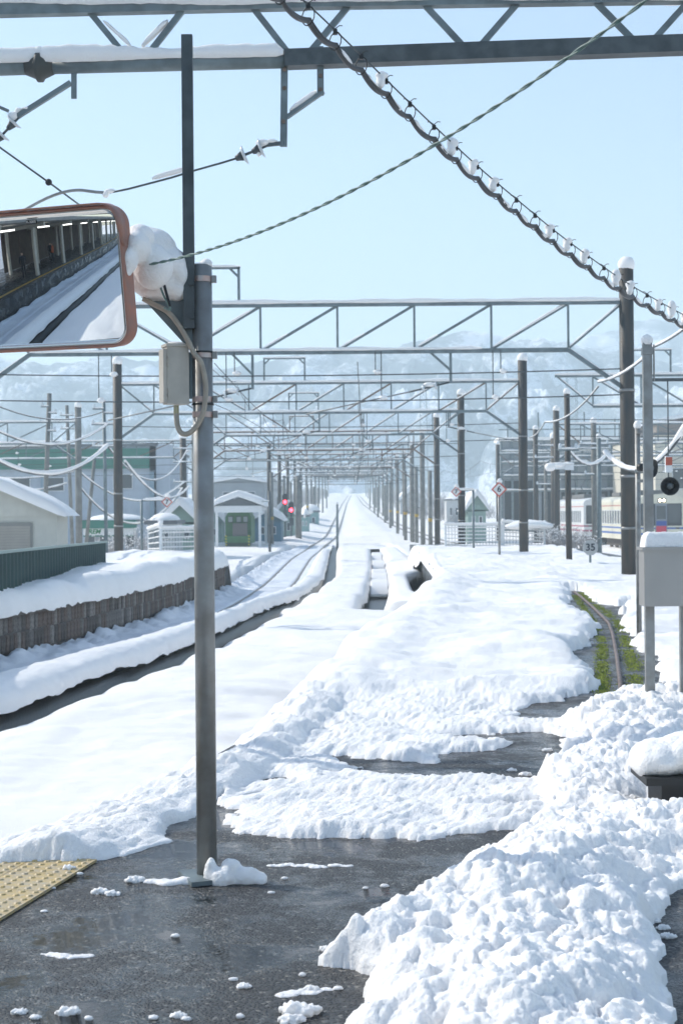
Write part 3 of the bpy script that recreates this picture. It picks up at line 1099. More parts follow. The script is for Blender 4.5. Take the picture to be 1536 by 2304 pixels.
# loose cable ends poking out of the snow
MB().tube(spline([mp(367, 630, -.15), mp(372, 650, -.16), mp(383, 690, -.17)]), 0.006, 8).build('loose_cable', BLACK, mirror_pole, True)
MB().tube(spline([mp(361, 645, -.15), mp(370, 668, -.16), mp(382, 690, -.17), mp(381, 697, -.16), mp(370, 693, -.14)]), 0.0045, 8).build('loose_cable', GREENW, mirror_pole, True)
# big lump of snow on the arm
bl = [(mp(345, 560), (.105, .13, .09)), (mp(330, 545), (.08, .12, .07)), (mp(300, 560), (.06, .11, .07)), (mp(285, 590), (.035, .09, .06)), (mp(385, 600), (.085, .12, .085)), (mp(365, 640), (.09, .11, .08)), (mp(410, 620), (.04, .09, .07)), (mp(340, 655), (.05, .09, .05)), (mp(300, 530), (.05, .08, .04)), (mp(400, 655), (.05, .08, .05)), (mp(320, 630), (.05, .10, .07)), (at(308, 556, PD - .27), (.06, .10, .07)), (at(290, 585, PD - .33), (.04, .06, .055)), (at(284, 612, PD - .34), (.022, .04, .035)), (at(318, 530, PD - .2), (.06, .1, .05)), (at(345, 600, PD - .16), (.09, .08, .10))]
blob('snow_cap', bl, mirror_pole, 0.010, 0.012, 0.12)
blob('snow_cap', [(Vector((PX + 0.02, PY, ztop + 0.005)), (0.03, 0.04, 0.025)), (Vector((PX - 0.005, PY, ztop)), (0.035, 0.04, 0.012))], mirror_pole, 0.006, 0.006, 0.04)
# snow left round the foot
foot = [(ground(475, 1970, .03), (.03, .04, .085)), (ground(500, 1978, .02), (.05, .05, .05)), (ground(520, 1968, .03), (.05, .05, .075)), (ground(555, 1975, .02), (.06, .05, .05)), (ground(585, 1980, .01), (.035, .04, .035)), (ground(420, 1985, .0), (.08, .05, .025)), (ground(380, 1988, .0), (.06, .05, .02)), (ground(345, 1985, .0), (.05, .03, .015))]
blob('snow_cap', foot, mirror_pole, 0.009, 0.02, 0.05)

# ---- the mirror
MC = at(84, 633, PD - 0.22)
n_ = Vector((-0.3206, -0.931, -0.1736)).normalized()
mu = Vector((0, 0, 1)).cross(n_).normalized() * 1.0
mu = -mu if mu.x < 0 else mu
mv = n_.cross(mu)
mv = mv if mv.z > 0 else -mv
mv = (mv + mu * 0.008).normalized()
HW, HH, RC = 0.43, 0.294, 0.085


def rrect(hw, hh, rc, n=8):
    out = []
    for cx_, cz_, a0 in ((hw - rc, hh - rc, 0), (-hw + rc, hh - rc, 90), (-hw + rc, -hh + rc, 180), (hw - rc, -hh + rc, 270)):
        for k in range(n + 1):
            a = R_(a0 + 90 * k / n)
            out.append((cx_ + rc * math.cos(a), cz_ + rc * math.sin(a)))
    return out


def mpt(u, v, n=0.0):
    return MC + mu * u + mv * v + n_ * n


mir = thing('traffic_mirror', MC - mv * HH, 'rectangular convex mirror in an orange frame at the left edge', 'mirror')
prof = [(0.0, -0.05), (0.0, 0.03), (-0.006, 0.034), (-0.012, 0.03), (-0.012, 0.0)]
vs, fs = [], []
base_r = rrect(HW, HH, RC)
N = len(base_r)
for (off, nn) in prof:
    for (u, v) in rrect(HW + off, HH + off, max(RC + off, 0.02)):
        vs.append(mpt(u, v, nn))
for i in range(len(prof) - 1):
    for k in range(N):
        k2 = (k + 1) % N
        fs.append((i * N + k, i * N + k2, (i + 1) * N + k2, (i + 1) * N + k))
MB().add(vs, fs).build('frame', ORANGE, mir, True)
CHROME = mat('chrome_trim', (0.7, 0.66, 0.6), 0.12, 1.0)
prof = [(-0.0125, 0.02), (-0.020, 0.024), (-0.030, 0.012), (-0.034, -0.006)]
vs, fs = [], []
for (off, nn) in prof:
    for (u, v) in rrect(HW + off, HH + off, max(RC + off, 0.02)):
        vs.append(mpt(u, v, nn))
for i in range(len(prof) - 1):
    for k in range(N):
        k2 = (k + 1) % N
        fs.append((i * N + k, i * N + k2, (i + 1) * N + k2, (i + 1) * N + k))
MB().add(vs, fs).build('trim', CHROME, mir, True)
# visor curling over the top edge
vs, fs = [], []
vis = [(u, v) for (u, v) in base_r if v > 0.02]
vis.sort(key=lambda q: q[0])
pts = [(HW, 0.12)] + [p for p in rrect(HW, HH, RC, 10) if p[1] > HH - RC - 1e-6] + [(-HW, 0.12)]
for (u, v) in pts:
    vs += [mpt(u * 1.004, v * 1.006, 0.0), mpt(u * 1.004, v * 1.006, 0.075 if v > 0.13 else 0.03)]
fs = [(2 * i, 2 * i + 1, 2 * i + 3, 2 * i + 2) for i in range(len(pts) - 1)]
vo_ = MB().add(vs, fs).build('visor', ORANGE, mir, True)
sol = vo_.modifiers.new('thick', 'SOLIDIFY')
sol.thickness = 0.006
# glass: part of a sphere of 3 m radius
MIRR = mat('mirror_glass', (0.86, 0.89, 0.9), 0.012, 1.0)
nu, nv = 60, 44
X, Y, Zz = np.zeros((nv, nu)), np.zeros((nv, nu)), np.zeros((nv, nu))
for j in range(nv):
    for i in range(nu):
        u = (i / (nu - 1) * 2 - 1)
        v = (j / (nv - 1) * 2 - 1)
        # squircle-like mapping keeps the rounded corners inside the trim
        hw, hh = HW - 0.026, HH - 0.026
        uu, vv = u * hw, v * hh
        ex, ey = abs(uu) - (hw - 0.06), abs(vv) - (hh - 0.06)
        if ex > 0 and ey > 0:
            L = math.hypot(ex, ey)
            if L > 0.06:
                uu = math.copysign(hw - 0.06 + ex * 0.06 / L, uu)
                vv = math.copysign(hh - 0.06 + ey * 0.06 / L, vv)
        n = 0.012 - (uu * uu + vv * vv) / 6.0
        X[j, i], Y[j, i], Zz[j, i] = mpt(uu, vv, n)
grid_mesh('mirror_glass', X, Y, Zz, MIRR, mir)
lc = (-0.035 + 0.0, 0.222)
lu, lv = 0.0, (633 - 497) / 548.0
lb = MB()
w2, h2, nn = 0.024, 0.009, 0.0135 - (lu * lu + lv * lv) / 6.0 + 0.002
lb.add([mpt(lu - w2, lv - h2, nn), mpt(lu + w2, lv - h2, nn), mpt(lu + w2, lv + h2, nn), mpt(lu - w2, lv + h2, nn)], [(0, 1, 2, 3)])
lab = lb.build('sticker', mat('sticker_dark', (0.03, 0.028, 0.026), .4), mir)
lt = text('lettering', 'R-3000', mpt(lu, lv, nn + 0.001), 0.0155, mat('sticker_white', (0.8, 0.8, 0.78), 0.5), lab, extrude=0.0)
lt.rotation_euler = Matrix((mu, mv, n_)).transposed().to_euler()
back = MB()
vs = [mpt(u, v, -0.045) for u, v in base_r]
back.add(vs, [tuple(range(N))])
back.build('back_plate', ORANGE, mir)

# ---- twisted two-strand wire from the mirror arm up past the camera
A = mp(318, 598, -0.17)
Bp = at(1342, -4, 4.3)
pts = sag_pts(A, A + (Bp - A) * 1.25, 0.17, 240)
tw = thing('twisted_wire', A, 'green twisted two-strand wire running from the mirror up to the right', 'wire')
d_ = (Bp - A).normalized()
e1 = d_.cross(Vector((0, 0, 1))).normalized()
e2 = d_.cross(e1)
for s in (0, math.pi):
    q = []
    for i, p in enumerate(pts):
        a = i * 0.6 + s
        q.append(p + (e1 * math.cos(a) + e2 * math.sin(a)) * 0.0034)
    MB().tube(q, 0.0032, 6).build('strand', GREENW, tw, True)

# ---- hanging cable bundle with rings
mess_px = [(560, -95, 9.3), (640, -32, 9.7), (690, 8, 10.0), (792, 105, 10.6), (920, 230, 11.4), (984, 291, 11.8), (1083, 382, 12.5), (1173, 458, 13.2), (1258, 528, 13.9), (1360, 603, 14.8), (1427, 647, 15.5), (1536, 708, 16.7), (1640, 760, 18.0), (1750, 808, 19.5)]
mess = spline([at(*q) for q in mess_px], 14)
cum = [0.0]
for a, b in zip(mess, mess[1:]):
    cum.append(cum[-1] + (b - a).length)


def along(s):
    i = max(0, min(len(cum) - 2, int(np.searchsorted(cum, s)) - 1))
    t = (s - cum[i]) / (cum[i + 1] - cum[i])
    return mess[i].lerp(mess[i + 1], t), (mess[i + 1] - mess[i]).normalized()


cb = thing('cable_bundle', mess[0], 'thick cable bundle hung in rings from a wire, crossing the sky to the right', 'cable')
MB().tube(mess, 0.006, 6).build('messenger_wire', WIRE, cb, True)
step = 0.40
ns = int(cum[-1] / step)
rng = random.Random(11)
low = []
for k in range(ns * 8 + 1):
    s = k / 8 * step
    if s > cum[-1]:
        break
    p, tdir = along(s)
    fr = (k % 8) / 8
    dip = 0.105 + 0.045 * 4 * fr * (1 - fr)
    low.append(p - Vector((0, 0, dip)))
RUBB = mat('cable_sheath', (0.035, 0.038, 0.042), 0.38, var=0.3, scale=6)
for j, (ox, oz, r_) in enumerate(((0, 0, .017), (.018, .010, .010), (-.014, .013, .009))):
    q = []
    for i, p in enumerate(low):
        a = i * 0.16
        q.append(p + Vector((ox * math.cos(a), ox * math.sin(a) * .3, oz)))
    MB().tube(q, r_, 8).build('cable', RUBB, cb, True)
for k in range(ns):
    p, tdir = along(k * step)
    sd_ = tdir.cross(Vector((0, 0, 1))).normalized()
    ring = []
    for i in range(15):
        a = 2 * math.pi * i / 14
        ring.append(p + Vector((0, 0, -0.075)) + sd_ * (0.046 * math.sin(a)) + Vector((0, 0, 0.068 * math.cos(a))) + tdir * 0.012 * math.cos(a))
    r = MB().tube(ring, 0.0042, 6).build('hanger_ring', BLACK, cb, True)
    cl = MB().box(p - Vector((0, 0, 0.012)), (0.03, 0.03, 0.035))
    for s in (-1, 1):
        cl.tube([p + Vector((0, 0, .01)), p + Vector((0.03 * s, 0, 0.032)), p + Vector((0.05 * s, 0, 0.030))], 0.0035, 5)
    cl.build('clip', BLACK, r)
lastb = None
for k in range(1, ns):
    p, tdir = along(k * step)
    if rng.random() < 0.5 and k > 3:
        hgt = rng.choice((0.03, 0.045, 0.07, 0.095))
        blob('snow_cap', [(p - tdir * 0.07 + Vector((0, 0, 0.0)), (.05, .04, hgt)), (p - tdir * 0.09 + Vector((0, 0, -0.06)), (.035, .03, .05))], cb, 0.009, 0.02, 0.05)
    if k > 2:
        i0 = k * 8
        seg = low[i0 + 1:i0 + 6]
        if len(seg) > 2 and rng.random() < 0.85:
            m = MB()
            m.tube([q + Vector((0, 0, 0.022)) for q in seg], [0.008] + [rng.uniform(.018, .028) for _ in seg[2:]] + [0.008], 8)
            m.build('snow_cap', SNOW, cb, True)

# ================================================================== near gantry crossing the top of the picture
FL = mat('dark_flange', (0.06, 0.065, 0.06), 0.6)
g1 = thing('catenary_gantry', at(768, 125, 12.6), 'nearest overhead gantry, its truss crossing the very top edge', 'gantry')


def d1(px):
    return 12.75 - 0.40 * (px - 0) / 1536.0


def G(px, py):
    return at(px, py, d1(px))


def chord(pts, w, name, m, parent, h=None):
    o = MB()
    for a, b in zip(pts, pts[1:]):
        o.bar(a, b, w, h or w)
    return o.build(name, m, parent)


MB().tube([G(-1400, 200), G(88, 151)], 0.062, 14).build('lower_chord', STEELG, g1, True)
MB().tube([G(88, 151), G(642, 137)], 0.062, 14).build('lower_chord', STEELG, g1, True)
MB().bar(G(642, 134), G(2600, 62), 0.14, 0.14).build('lower_chord', STEELD, g1)
MB().bar(G(-1400, 55), G(690, 6), 0.10, 0.11).build('upper_chord', STEELG, g1)
MB().bar(G(690, 6), G(2600, -24), 0.10, 0.10).build('upper_chord', STEELG, g1)
ft = [(-560, -450, -350), (-190, -70, 50), (185, 295, 0), (425, 320, 0), (560, 655, 0), (790, 690, 0), (950, 1050, 0), (1165, 1072, 0), (1340, 1432, 0), (1545, 1462, 0), (1730, 1815, 0), (1925, 1850, 0)]
for a, b, _ in ft:
    yl = 140 - (b / 1536.0) * 45 if b > 0 else 150
    yc_ = 134 - (b - 642) * 72 / 1958.0 if b > 642 else 146
    dg = MB().bar(G(a, 6), G(b, yc_ - 6), 0.035, 0.05).build('diagonal_brace', STEELG, g1)
    if 250 < b < 330:
        k = 0.38
        MB().ridge(G(a, 6).lerp(G(b, yl - 28), 0.45), G(b, yl - 26), 0.06, 0.045, a, 0.05).build('snow_cap', SNOW, dg, True)
MB().ridge(G(-600, 150), G(640, 124), 0.16, 0.125, 5, 0.06, 9).build('snow_cap', SNOW, g1, True)
MB().ridge(G(-900, 10), G(1700, -14), 0.13, 0.05, 6, 0.07, 7, 1.2).build('snow_cap', SNOW, g1, True)
fo = G(90, 151)
ax_ = (G(200, 149) - G(0, 153)).normalized()
MB().tube([fo - ax_ * .12, fo - ax_ * .025, fo - ax_ * .02, fo + ax_ * .02, fo + ax_ * .025, fo + ax_ * .12], [.065, .105, .125, .125, .105, .065], 18).build('flange', FL, g1, True)
blob('snow_cap', [(fo + Vector((0, 0, .11)), (.06, .08, .07)), (fo + Vector((0, 0, .06)), (.1, .09, .06))], g1, 0.012, 0.015, 0.06)
for px in (-1400, 2600):
    p = G(px, 130 if px < 0 else 40)
    MB().tube([(p.x, p.y, -1.2), (p.x, p.y, p.z + 0.8)], 0.17, 14).build('pole', POLE, g1, True)


def insulator(parent, a, b, r0=0.085, ndisc=2):
    """string of porcelain discs between a and b"""
    a, b = Vector(a), Vector(b)
    d = (b - a).normalized()
    L = (b - a).length
    o = MB().tube([a, b], 0.012, 8).build('insulator_rod', STEELD, parent, True)
    for k in range(ndisc):
        t = (k + 0.5) / ndisc
        c = a.lerp(b, t)
        MB().tube([c - d * .012, c - d * .006, c + d * .012], [r0 * .95, r0, r0 * .55], 16).build('insulator_disc', PORC, o, True)
        MB().tube([c + d * .010, c + d * .075], [r0 * .52, r0 * .25], 12).build('insulator_cap', STEELD, o, True)
    return o


# left hanger arm with insulator
MB().bar(G(167, 152), G(167, 222), 0.045, 0.02).build('drop_bracket', STEELG, g1)
ra = MB().bar(G(160, 186), G(40, 262), 0.04, 0.04).build('registration_arm', STEELG, g1)
blob('snow_cap', [(G(42, 248), (.03, .03, .025)), (G(30, 262), (.05, .04, .04)), (G(60, 244), (.04, .03, .015))], g1, 0.008, 0.01, 0.04)
insulator(g1, G(45, 262), G(-8, 318), 0.075, 2)
MB().tube([G(20, 250), G(-60, 215)], 0.014, 8).build('stay_rod', STEELG, g1, True)
# middle drop bracket with insulator
MB().bar(G(640, 125), G(638, 330), 0.058, 0.03).build('drop_bracket', STEELG, g1)
MB().bar(G(720, 105), G(721, 215), 0.055, 0.03).build('drop_bracket', STEELG, g1)
bb = MB().bar(G(728, 206), G(645, 264), 0.05, 0.03).build('brace', STEELG, g1)
MB().ridge(G(712, 208), G(652, 250), 0.05, 0.04, 3, 0.04).build('snow_cap', SNOW, bb, True)
for px, py in ((640, 158), (640, 200), (638, 275), (721, 128), (721, 172), (721, 203)):
    p = G(px, py)
    MB().tube([p - Vector((0, .03, 0)), p - Vector((0, .016, 0))], 0.018, 6).build('bolt', RUST, g1)
MB().bar(G(640, 322), G(600, 326), 0.03, 0.03).build('link', STEELD, g1)
insulator(g1, G(605, 326), G(530, 357), 0.085, 2)
blob('snow_cap', [(G(590, 322), (.06, .04, .03)), (G(583, 338), (.025, .03, .06)), (G(612, 318), (.05, .03, .02))], g1, 0.008, 0.012, 0.04)
wpts = [G(530, 357), G(497, 367), G(440, 383), G(385, 400), G(290, 425), G(245, 434)]
MB().tube(wpts, 0.009, 8).build('span_wire', WIRE, g1, True)
MB().ridge(G(420, 382), G(343, 403), 0.03, 0.03, 4, 0.04).build('snow_cap', SNOW, g1, True)
MB().tube(spline([G(245, 434), G(215, 432), G(170, 428), G(120, 440), G(60, 470), G(-20, 520), G(-200, 640)]), 0.013, 8).build('registration_pipe', STEEL, g1, True)
blob('snow_cap', [(G(248, 430), (.05, .03, .02)), (G(238, 438), (.03, .03, .03))], g1, 0.008, 0.01, 0.04)
cw = MB().tube([G(-60, 285), G(5, 335), G(110, 410), at(182, 463, 14.0), at(330, 575, 18)], 0.008, 6)
cwo = cw.build('contact_wire', WIRE, g1, True)
MB().ball(G(110, 410), 0.03, 8).build('wire_clamp', BLACK, cwo, True)
# ================================================================== PART 5: gantries down the line
def gz(y):
    return float(grade(y))


def gantry(y, xl, xr, label, group=None, bay=1.68, zl_base=-1.0, zr_base=-0.1, portals=(), drops=(), snow=True, rusty=False, n0=0, detail=2, poles=(True, True)):
    g = gz(y)
    zu, zl, zt = 6.44 + g, 5.34 + g, 7.22 + g
    root = thing('catenary_gantry', (xl, y, zl_base + g), label, 'gantry', group)
    steel = RUST if rusty else STEELG
    far = detail < 2
    rp = 0.17
    for k, (x, zb) in enumerate(((xl, zl_base), (xr, zr_base))):
        if not poles[k]:
            continue
        po = MB().tube([(x, y, zb + g - 0.4), (x, y, zt)], rp, 10 if far else 16).build('pole', (CONC if far and k == 1 else POLE), root, True)
        MB().ball((x + 0.01, y, zt + 0.08), (0.20, 0.20, 0.20), 10 if far else 14, 0.03, k).build('snow_cap', SNOW, po, True)
        if not far:
            for zb_ in (zl - 0.95, 1.2 + g, 2.4 + g):
                MB().tube([(x, y, zb_ - 0.03), (x, y, zb_ + 0.03)], rp + 0.012, 16).build('strap_band', STEEL, po, True)
    MB().bar((xl, y, zu), (xr, y, zu), 0.10, 0.10).build('upper_chord', steel, root)
    a, b = xl + 1.35, xr - 1.35
    MB().bar((a, y, zl), (b, y, zl), 0.10, 0.10).build('lower_chord', steel, root)
    for s, (x0, x1) in ((0, (a, xl)), (1, (b, xr))):
        if not poles[s]:
            continue
        kb = MB().bar((x0, y, zl), (x1, y, zl - 0.95), 0.08, 0.09).build('knee_brace', steel, root)
        if snow:
            MB().ridge((x0, y, zl + 0.04), (x1, y, zl - 0.91), 0.08, 0.05, 3, 0.25).build('snow_cap', SNOW, kb, True)
    if snow:
        MB().ridge((xl, y, zu + 0.045), (xr, y, zu + 0.045), 0.13, 0.085, int(y), 0.22).build('snow_cap', SNOW, root, True)
        MB().ridge((a, y, zl + 0.045), (b - (0 if far else 2.0), y, zl + 0.045), 0.13, 0.07, int(y) + 1, 0.22).build('snow_cap', SNOW, root, True)
    nb = max(4, int(round((b - a) / bay)))
    xs = [a + (b - a) * i / nb for i in range(nb + 1)]
    mid = int(nb * 0.42)
    rng = random.Random(int(y * 10))
    for i in range(nb + 1):
        MB().bar((xs[i], y, zl), (xs[i], y, zu), 0.05, 0.055).build('vertical_strut', steel, root)
    ends = [(xl + 0.1, a, True)] + [(xs[i], xs[i + 1], i < mid) for i in range(nb)] + [(b, xr - 0.1, False)]
    for (x0, x1, downr) in ends:
        p, q = ((x0, y + 0.03, zu - 0.03), (x1, y + 0.03, zl + 0.03)) if downr else ((x0, y + 0.03, zl + 0.03), (x1, y + 0.03, zu - 0.03))
        dg = MB().bar(p, q, 0.05, 0.06).build('diagonal_brace', RUST if rng.random() < 0.35 else steel, root)
        if snow and detail == 2:
            P, Q = Vector(p), Vector(q)
            if P.z > Q.z:
                P, Q = Q, P
            t1 = rng.choice((0.3, 0.35, 0.95, 1.0, 0.9))
            MB().ridge(P + Vector((0, 0, .03)), P.lerp(Q, t1) + Vector((0, 0, .03)), 0.075, 0.05, rng.randrange(99), 0.2).build('snow_cap', SNOW, dg, True)
    if y < 200:
        for zz_ in (zl - 0.45, zl - 1.05):
            sw = MB().tube(sag_pts((xl, y - .05, zz_), (xr, y - .05, zz_), 0.10, 10), 0.016, 5).build('span_wire', WIRE, root)
            for q in range(4):
                xq = xl + (xr - xl) * (0.18 + 0.2 * q + 0.05 * rng.random())
                MB().tube([(xq, y - .05, zz_ - .06), (xq, y - .05, zl)], 0.012, 4).build('hanger', WIRE, sw)
                MB().ball((xq + .05, y - .05, zz_ - .03), (.10, .05, .06), 6, .2, q).build('snow_cap', SNOW, sw, True)
    for (x0, w, h) in portals:
        pf = MB()
        pf.bar((x0, y, zu), (x0, y, zu + h), 0.06, 0.07)
        pf.bar((x0 + w, y, zu), (x0 + w, y, zu + h), 0.06, 0.07)
        pf.bar((x0 - 0.03, y, zu + h), (x0 + w + 0.03, y, zu + h), 0.07, 0.06)
        for s in (1, -1):
            xx_ = x0 if s > 0 else x0 + w
            pf.bar((xx_, y, zu + h - 0.22), (xx_ + s * 0.22, y, zu + h), 0.05, 0.05)
        po = pf.build('portal_bracket', steel, root)
        if snow:
            MB().ridge((x0 - 0.05, y, zu + h + 0.025), (x0 + w + 0.05, y, zu + h + 0.025), 0.09, 0.05, 2, 0.2).build('snow_cap', SNOW, po, True)
    for (x0, L, s) in drops:
        db = MB()
        db.bar((x0, y, zl), (x0, y, zl - L), 0.06, 0.06)
        db.bar((x0 - s * 0.5, y, zl), (x0, y, zl - L * 0.6), 0.05, 0.05)
        do = db.build('drop_bracket', steel, root)
        if detail == 2:
            p = Vector((x0, y, zl - L + 0.03))
            q = p + Vector((-s * 0.95, 0, -0.22))
            o = MB().tube([p, q], 0.022, 6).build('insulator_rod', STEELD, do, True)
            for t in (0.35, 0.65):
                c = p.lerp(q, t)
                MB().tube([c, c + Vector((-s * 0.05, 0, -.01))], [0.1, 0.06], 10).build('insulator_disc', PORC, do, True)
            MB().ball(p.lerp(q, 0.5) + Vector((0, 0, .05)), (.16, .06, .06), 8, .15, 3).build('snow_cap', SNOW, do, True)
            MB().tube([q, q + Vector((-s * 2.4, 0, -0.5))], 0.016, 6).build('steady_arm', STEEL, do, True)
    return root


X2 = lambda px, d: (px - 768) / FPX * d
gantry(35, X2(-60, 35), X2(1412, 35), 'second nearest gantry, snow on both chords, its right pole tallest in view', portals=((X2(430, 35), 1.15, 0.87),), drops=((X2(1016, 35), 0.75, 1), (X2(571, 35), 0.85, 1)))
gantry(56, X2(267, 56), X2(1177, 56), 'third nearest gantry, standing between a left and a right dark pole', portals=((X2(597, 56), 1.5, 0.92),), drops=((X2(720, 56), 0.7, 1), (X2(1010, 56), 0.6, -1)))
gantry(72, X2(447, 72), X2(1038, 72), 'fourth nearest gantry over the left tracks', portals=((X2(652, 72), 1.4, 0.9),), drops=((-3.2, 0.7, 1), (1.5, 0.7, 1)), zr_base=-0.6)
gantry(89, X2(455, 89), X2(983, 89), 'fifth nearest gantry, with reddish lower chord over the left tracks', rusty=True, portals=((-3.0, 1.4, 0.9),), drops=((-2, 0.7, 1), (2.4, 0.7, -1)), zr_base=-0.9)
ds = [106, 124, 143, 163, 185, 210, 238, 270, 305, 345, 392, 445, 505]
ORD = 'sixth seventh eighth ninth tenth eleventh twelfth thirteenth fourteenth fifteenth sixteenth seventeenth eighteenth nineteenth twentieth'.split()
for i, d in enumerate(ds):
    far = d >= 163
    dx = float(np.interp(d, [100, 600], [0, 3.2]))
    gantry(d, X2(465, 106) if d == 106 else -6.0 + dx * .6, 5.65 + dx, ('%s gantry in the row running away along the tracks' % ORD[i]) if i < len(ORD) else 'tiny last gantry where the tracks meet the hills', 'gantries running away along the tracks', bay=2.2, detail=1, zr_base=-1.0, portals=((-2.4, 1.4, 0.9), (2.0, 1.3, 0.8)) if i % 2 == 0 else ((1.0, 1.4, 0.9),), drops=((-1.5 + i % 3, 0.7, 1), (2.5, 0.7, -1)), rusty=i % 3 == 1)
# gantries over the yard on the right and on the left
gantry(54, X2(1250, 54), 31, 'right yard gantry, its truss showing behind the tall right pole', portals=((X2(1400, 54), 1.75, 0.9),), poles=(False, True), drops=((14.5, 0.7, 1),))
gantry(84, X2(1252, 84), 34, 'right yard gantry with its pole beside the thin dark lamp pole', detail=1, zr_base=-1, drops=((15, .7, 1), (19, .7, 1)), bay=2.2)
gantry(103, X2(1205, 103), 36, 'farther right yard gantry in front of the grey works', detail=1, zr_base=-1, drops=((17, .7, 1), (21, .7, 1)), bay=2.4)
gantry(126, X2(1120, 126), 38, 'farthest right yard gantry in front of the grey works', detail=1, zr_base=-1, drops=((17, .7, 1), (24, .7, 1)), bay=2.4)
gantry(78, -30, X2(178, 78), 'left yard gantry ending at a dark pole with a round snow cap', detail=1, zr_base=-1, bay=2.2, drops=((-20, .7, 1),))
gantry(99, -34, -9.6, 'farther left yard gantry in front of the green-banded building', detail=1, zr_base=-1, bay=2.4)


# ---- overhead wires along the tracks
def line_wire(label, fx, y0, spans, zc=4.15, zm=5.1, group=None):
    root = thing('overhead_wire', (float(fx(y0)), y0, zc), label, 'wire', group)
    con, mes = [], []
    drp = MB()
    for a, b in zip(spans, spans[1:]):
        n = 8
        for i in range(n):
            t = i / n
            y = a + (b - a) * t
            x = float(fx(y))
            g = gz(y)
            z2 = zm + g - 0.5 * 4 * t * (1 - t)
            con.append((x, y, zc + g))
            mes.append((x, y, z2))
            if i in (2, 4, 6) and y < 150:
                drp.tube([(x, y, zc + g), (x, y, z2)], 0.006, 4)
    MB().tube(con, 0.009, 5).build('contact_wire', WIRE, root)
    MB().tube(mes, 0.011, 5).build('messenger_wire', WIRE, root)
    tag(drp.build('dropper', WIRE, root), kind='stuff')


sp = [12.5, 35, 56, 72, 89, 106, 124, 143, 163, 185, 210, 238, 270]
line_wire('overhead wire above the track by the stone wall', lambda y: x_track(y) + 0.2, 35, sp[1:])
line_wire('overhead wire above the middle snow rolls', lambda y: np.interp(y, [12, 35, 60, 150, 300], [-1.9, 0.4, 0.9, 1.5, 3.5]), 35, sp[1:])
line_wire('overhead wire above the far right track', lambda y: np.interp(y, [54, 90, 126, 200, 357], [13.5, 10, 8.6, 6.5, 5.5]), 54, [54, 84, 103, 126, 163, 210, 270])
for nm, ly in (('slack feeder wire along the gantry tops at left', -4.2),):
    m = MB()
    pts = []
    for a, b in zip(sp[1:], sp[2:]):
        for i in range(6):
            t = i / 6
            y = a + (b - a) * t
            pts.append((ly + (0.006 * y), y, 6.5 + gz(y) - 0.45 * 4 * t * (1 - t)))
    tag(MB().tube(pts, 0.012, 5).build('feeder_wire', WIRE), nm, 'wire')

# ---- snow-laden cables sagging between poles
def snowy_cable(label, a, b, sag, r=0.03, snow=1.0, n=26, seed=0):
    rng = random.Random(seed)
    pts = sag_pts(a, b, sag, n)
    root = thing('snowy_cable', a, label, 'cable')
    MB().tube(pts, r * 0.55, 6).build('cable', WIRE, root, True)
    if snow > 0:
        m = MB()
        m.tube([p + Vector((0, 0, r * 0.75)) for p in pts], [r * snow * rng.uniform(0.75, 1.15) for _ in pts], 8)
        m.build('snow_cap', SNOW, root, True)


CL = [((-120, 850, 48), (234, 926, 62), .75, .035, .35, 'upper left dark sagging cable with little snow'),
      ((-120, 890, 46), (243, 955, 62), 1.15, .055, .9, 'second sagging cable at left, snow clumps on it'),
      ((-120, 950, 44), (243, 1003, 62), 1.35, .08, 1.0, 'lowest thick snow-coated cable sagging at left'),
      ((-80, 1068, 70), (165, 1062, 78), .25, .05, .9, 'straight snowy cable crossing the left building, upper'),
      ((-80, 1098, 70), (150, 1088, 78), .3, .05, .9, 'straight snowy cable crossing the left building, lower'),
      ((282, 1040, 57), (425, 1095, 95), 1.0, .06, 1.0, 'thick snowy cable from the left dark pole towards the mirror pole'),
      ((183, 1065, 78), (415, 1085, 95), 1.3, .06, .9, 'snowy cable sagging behind the left dark pole, upper'),
      ((183, 1100, 78), (410, 1100, 95), 2.0, .07, .9, 'snowy cable sagging behind the left dark pole, lower'),
      ((243, 1005, 62), (420, 1015, 95), 1.6, .05, .8, 'snowy cable running right from the left insulators'),
      ((1275, 1010, 46), (1365, 1022, 50), .42, .055, 1.0, 'snow-crusted cable between the lamp pole and tall right pole'),
      ((1360, 1020, 33), (1545, 955, 30), .62, .06, 1.0, 'thick snowy cable curving up to the right frame edge'),
      ((1455, 800, 30), (1345, 860, 36), .10, .035, 1.0, 'snowy cable slanting up from the tall right pole'),
      ((1460, 785, 30), (1570, 715, 27), .06, .035, .9, 'icy cable slanting up at the right frame edge'),
      ((1345, 870, 36), (1225, 950, 46), .25, .03, .6, 'dark cable slanting down left of the tall right pole'),
      ((1225, 950, 46), (1190, 985, 56), .12, .03, .5, 'short dark cable reaching the second right pole')]
for i, (a, b, sg, r, sn, lb) in enumerate(CL):
    snowy_cable(lb, at(*a), at(*b), sg, r, sn, seed=i)

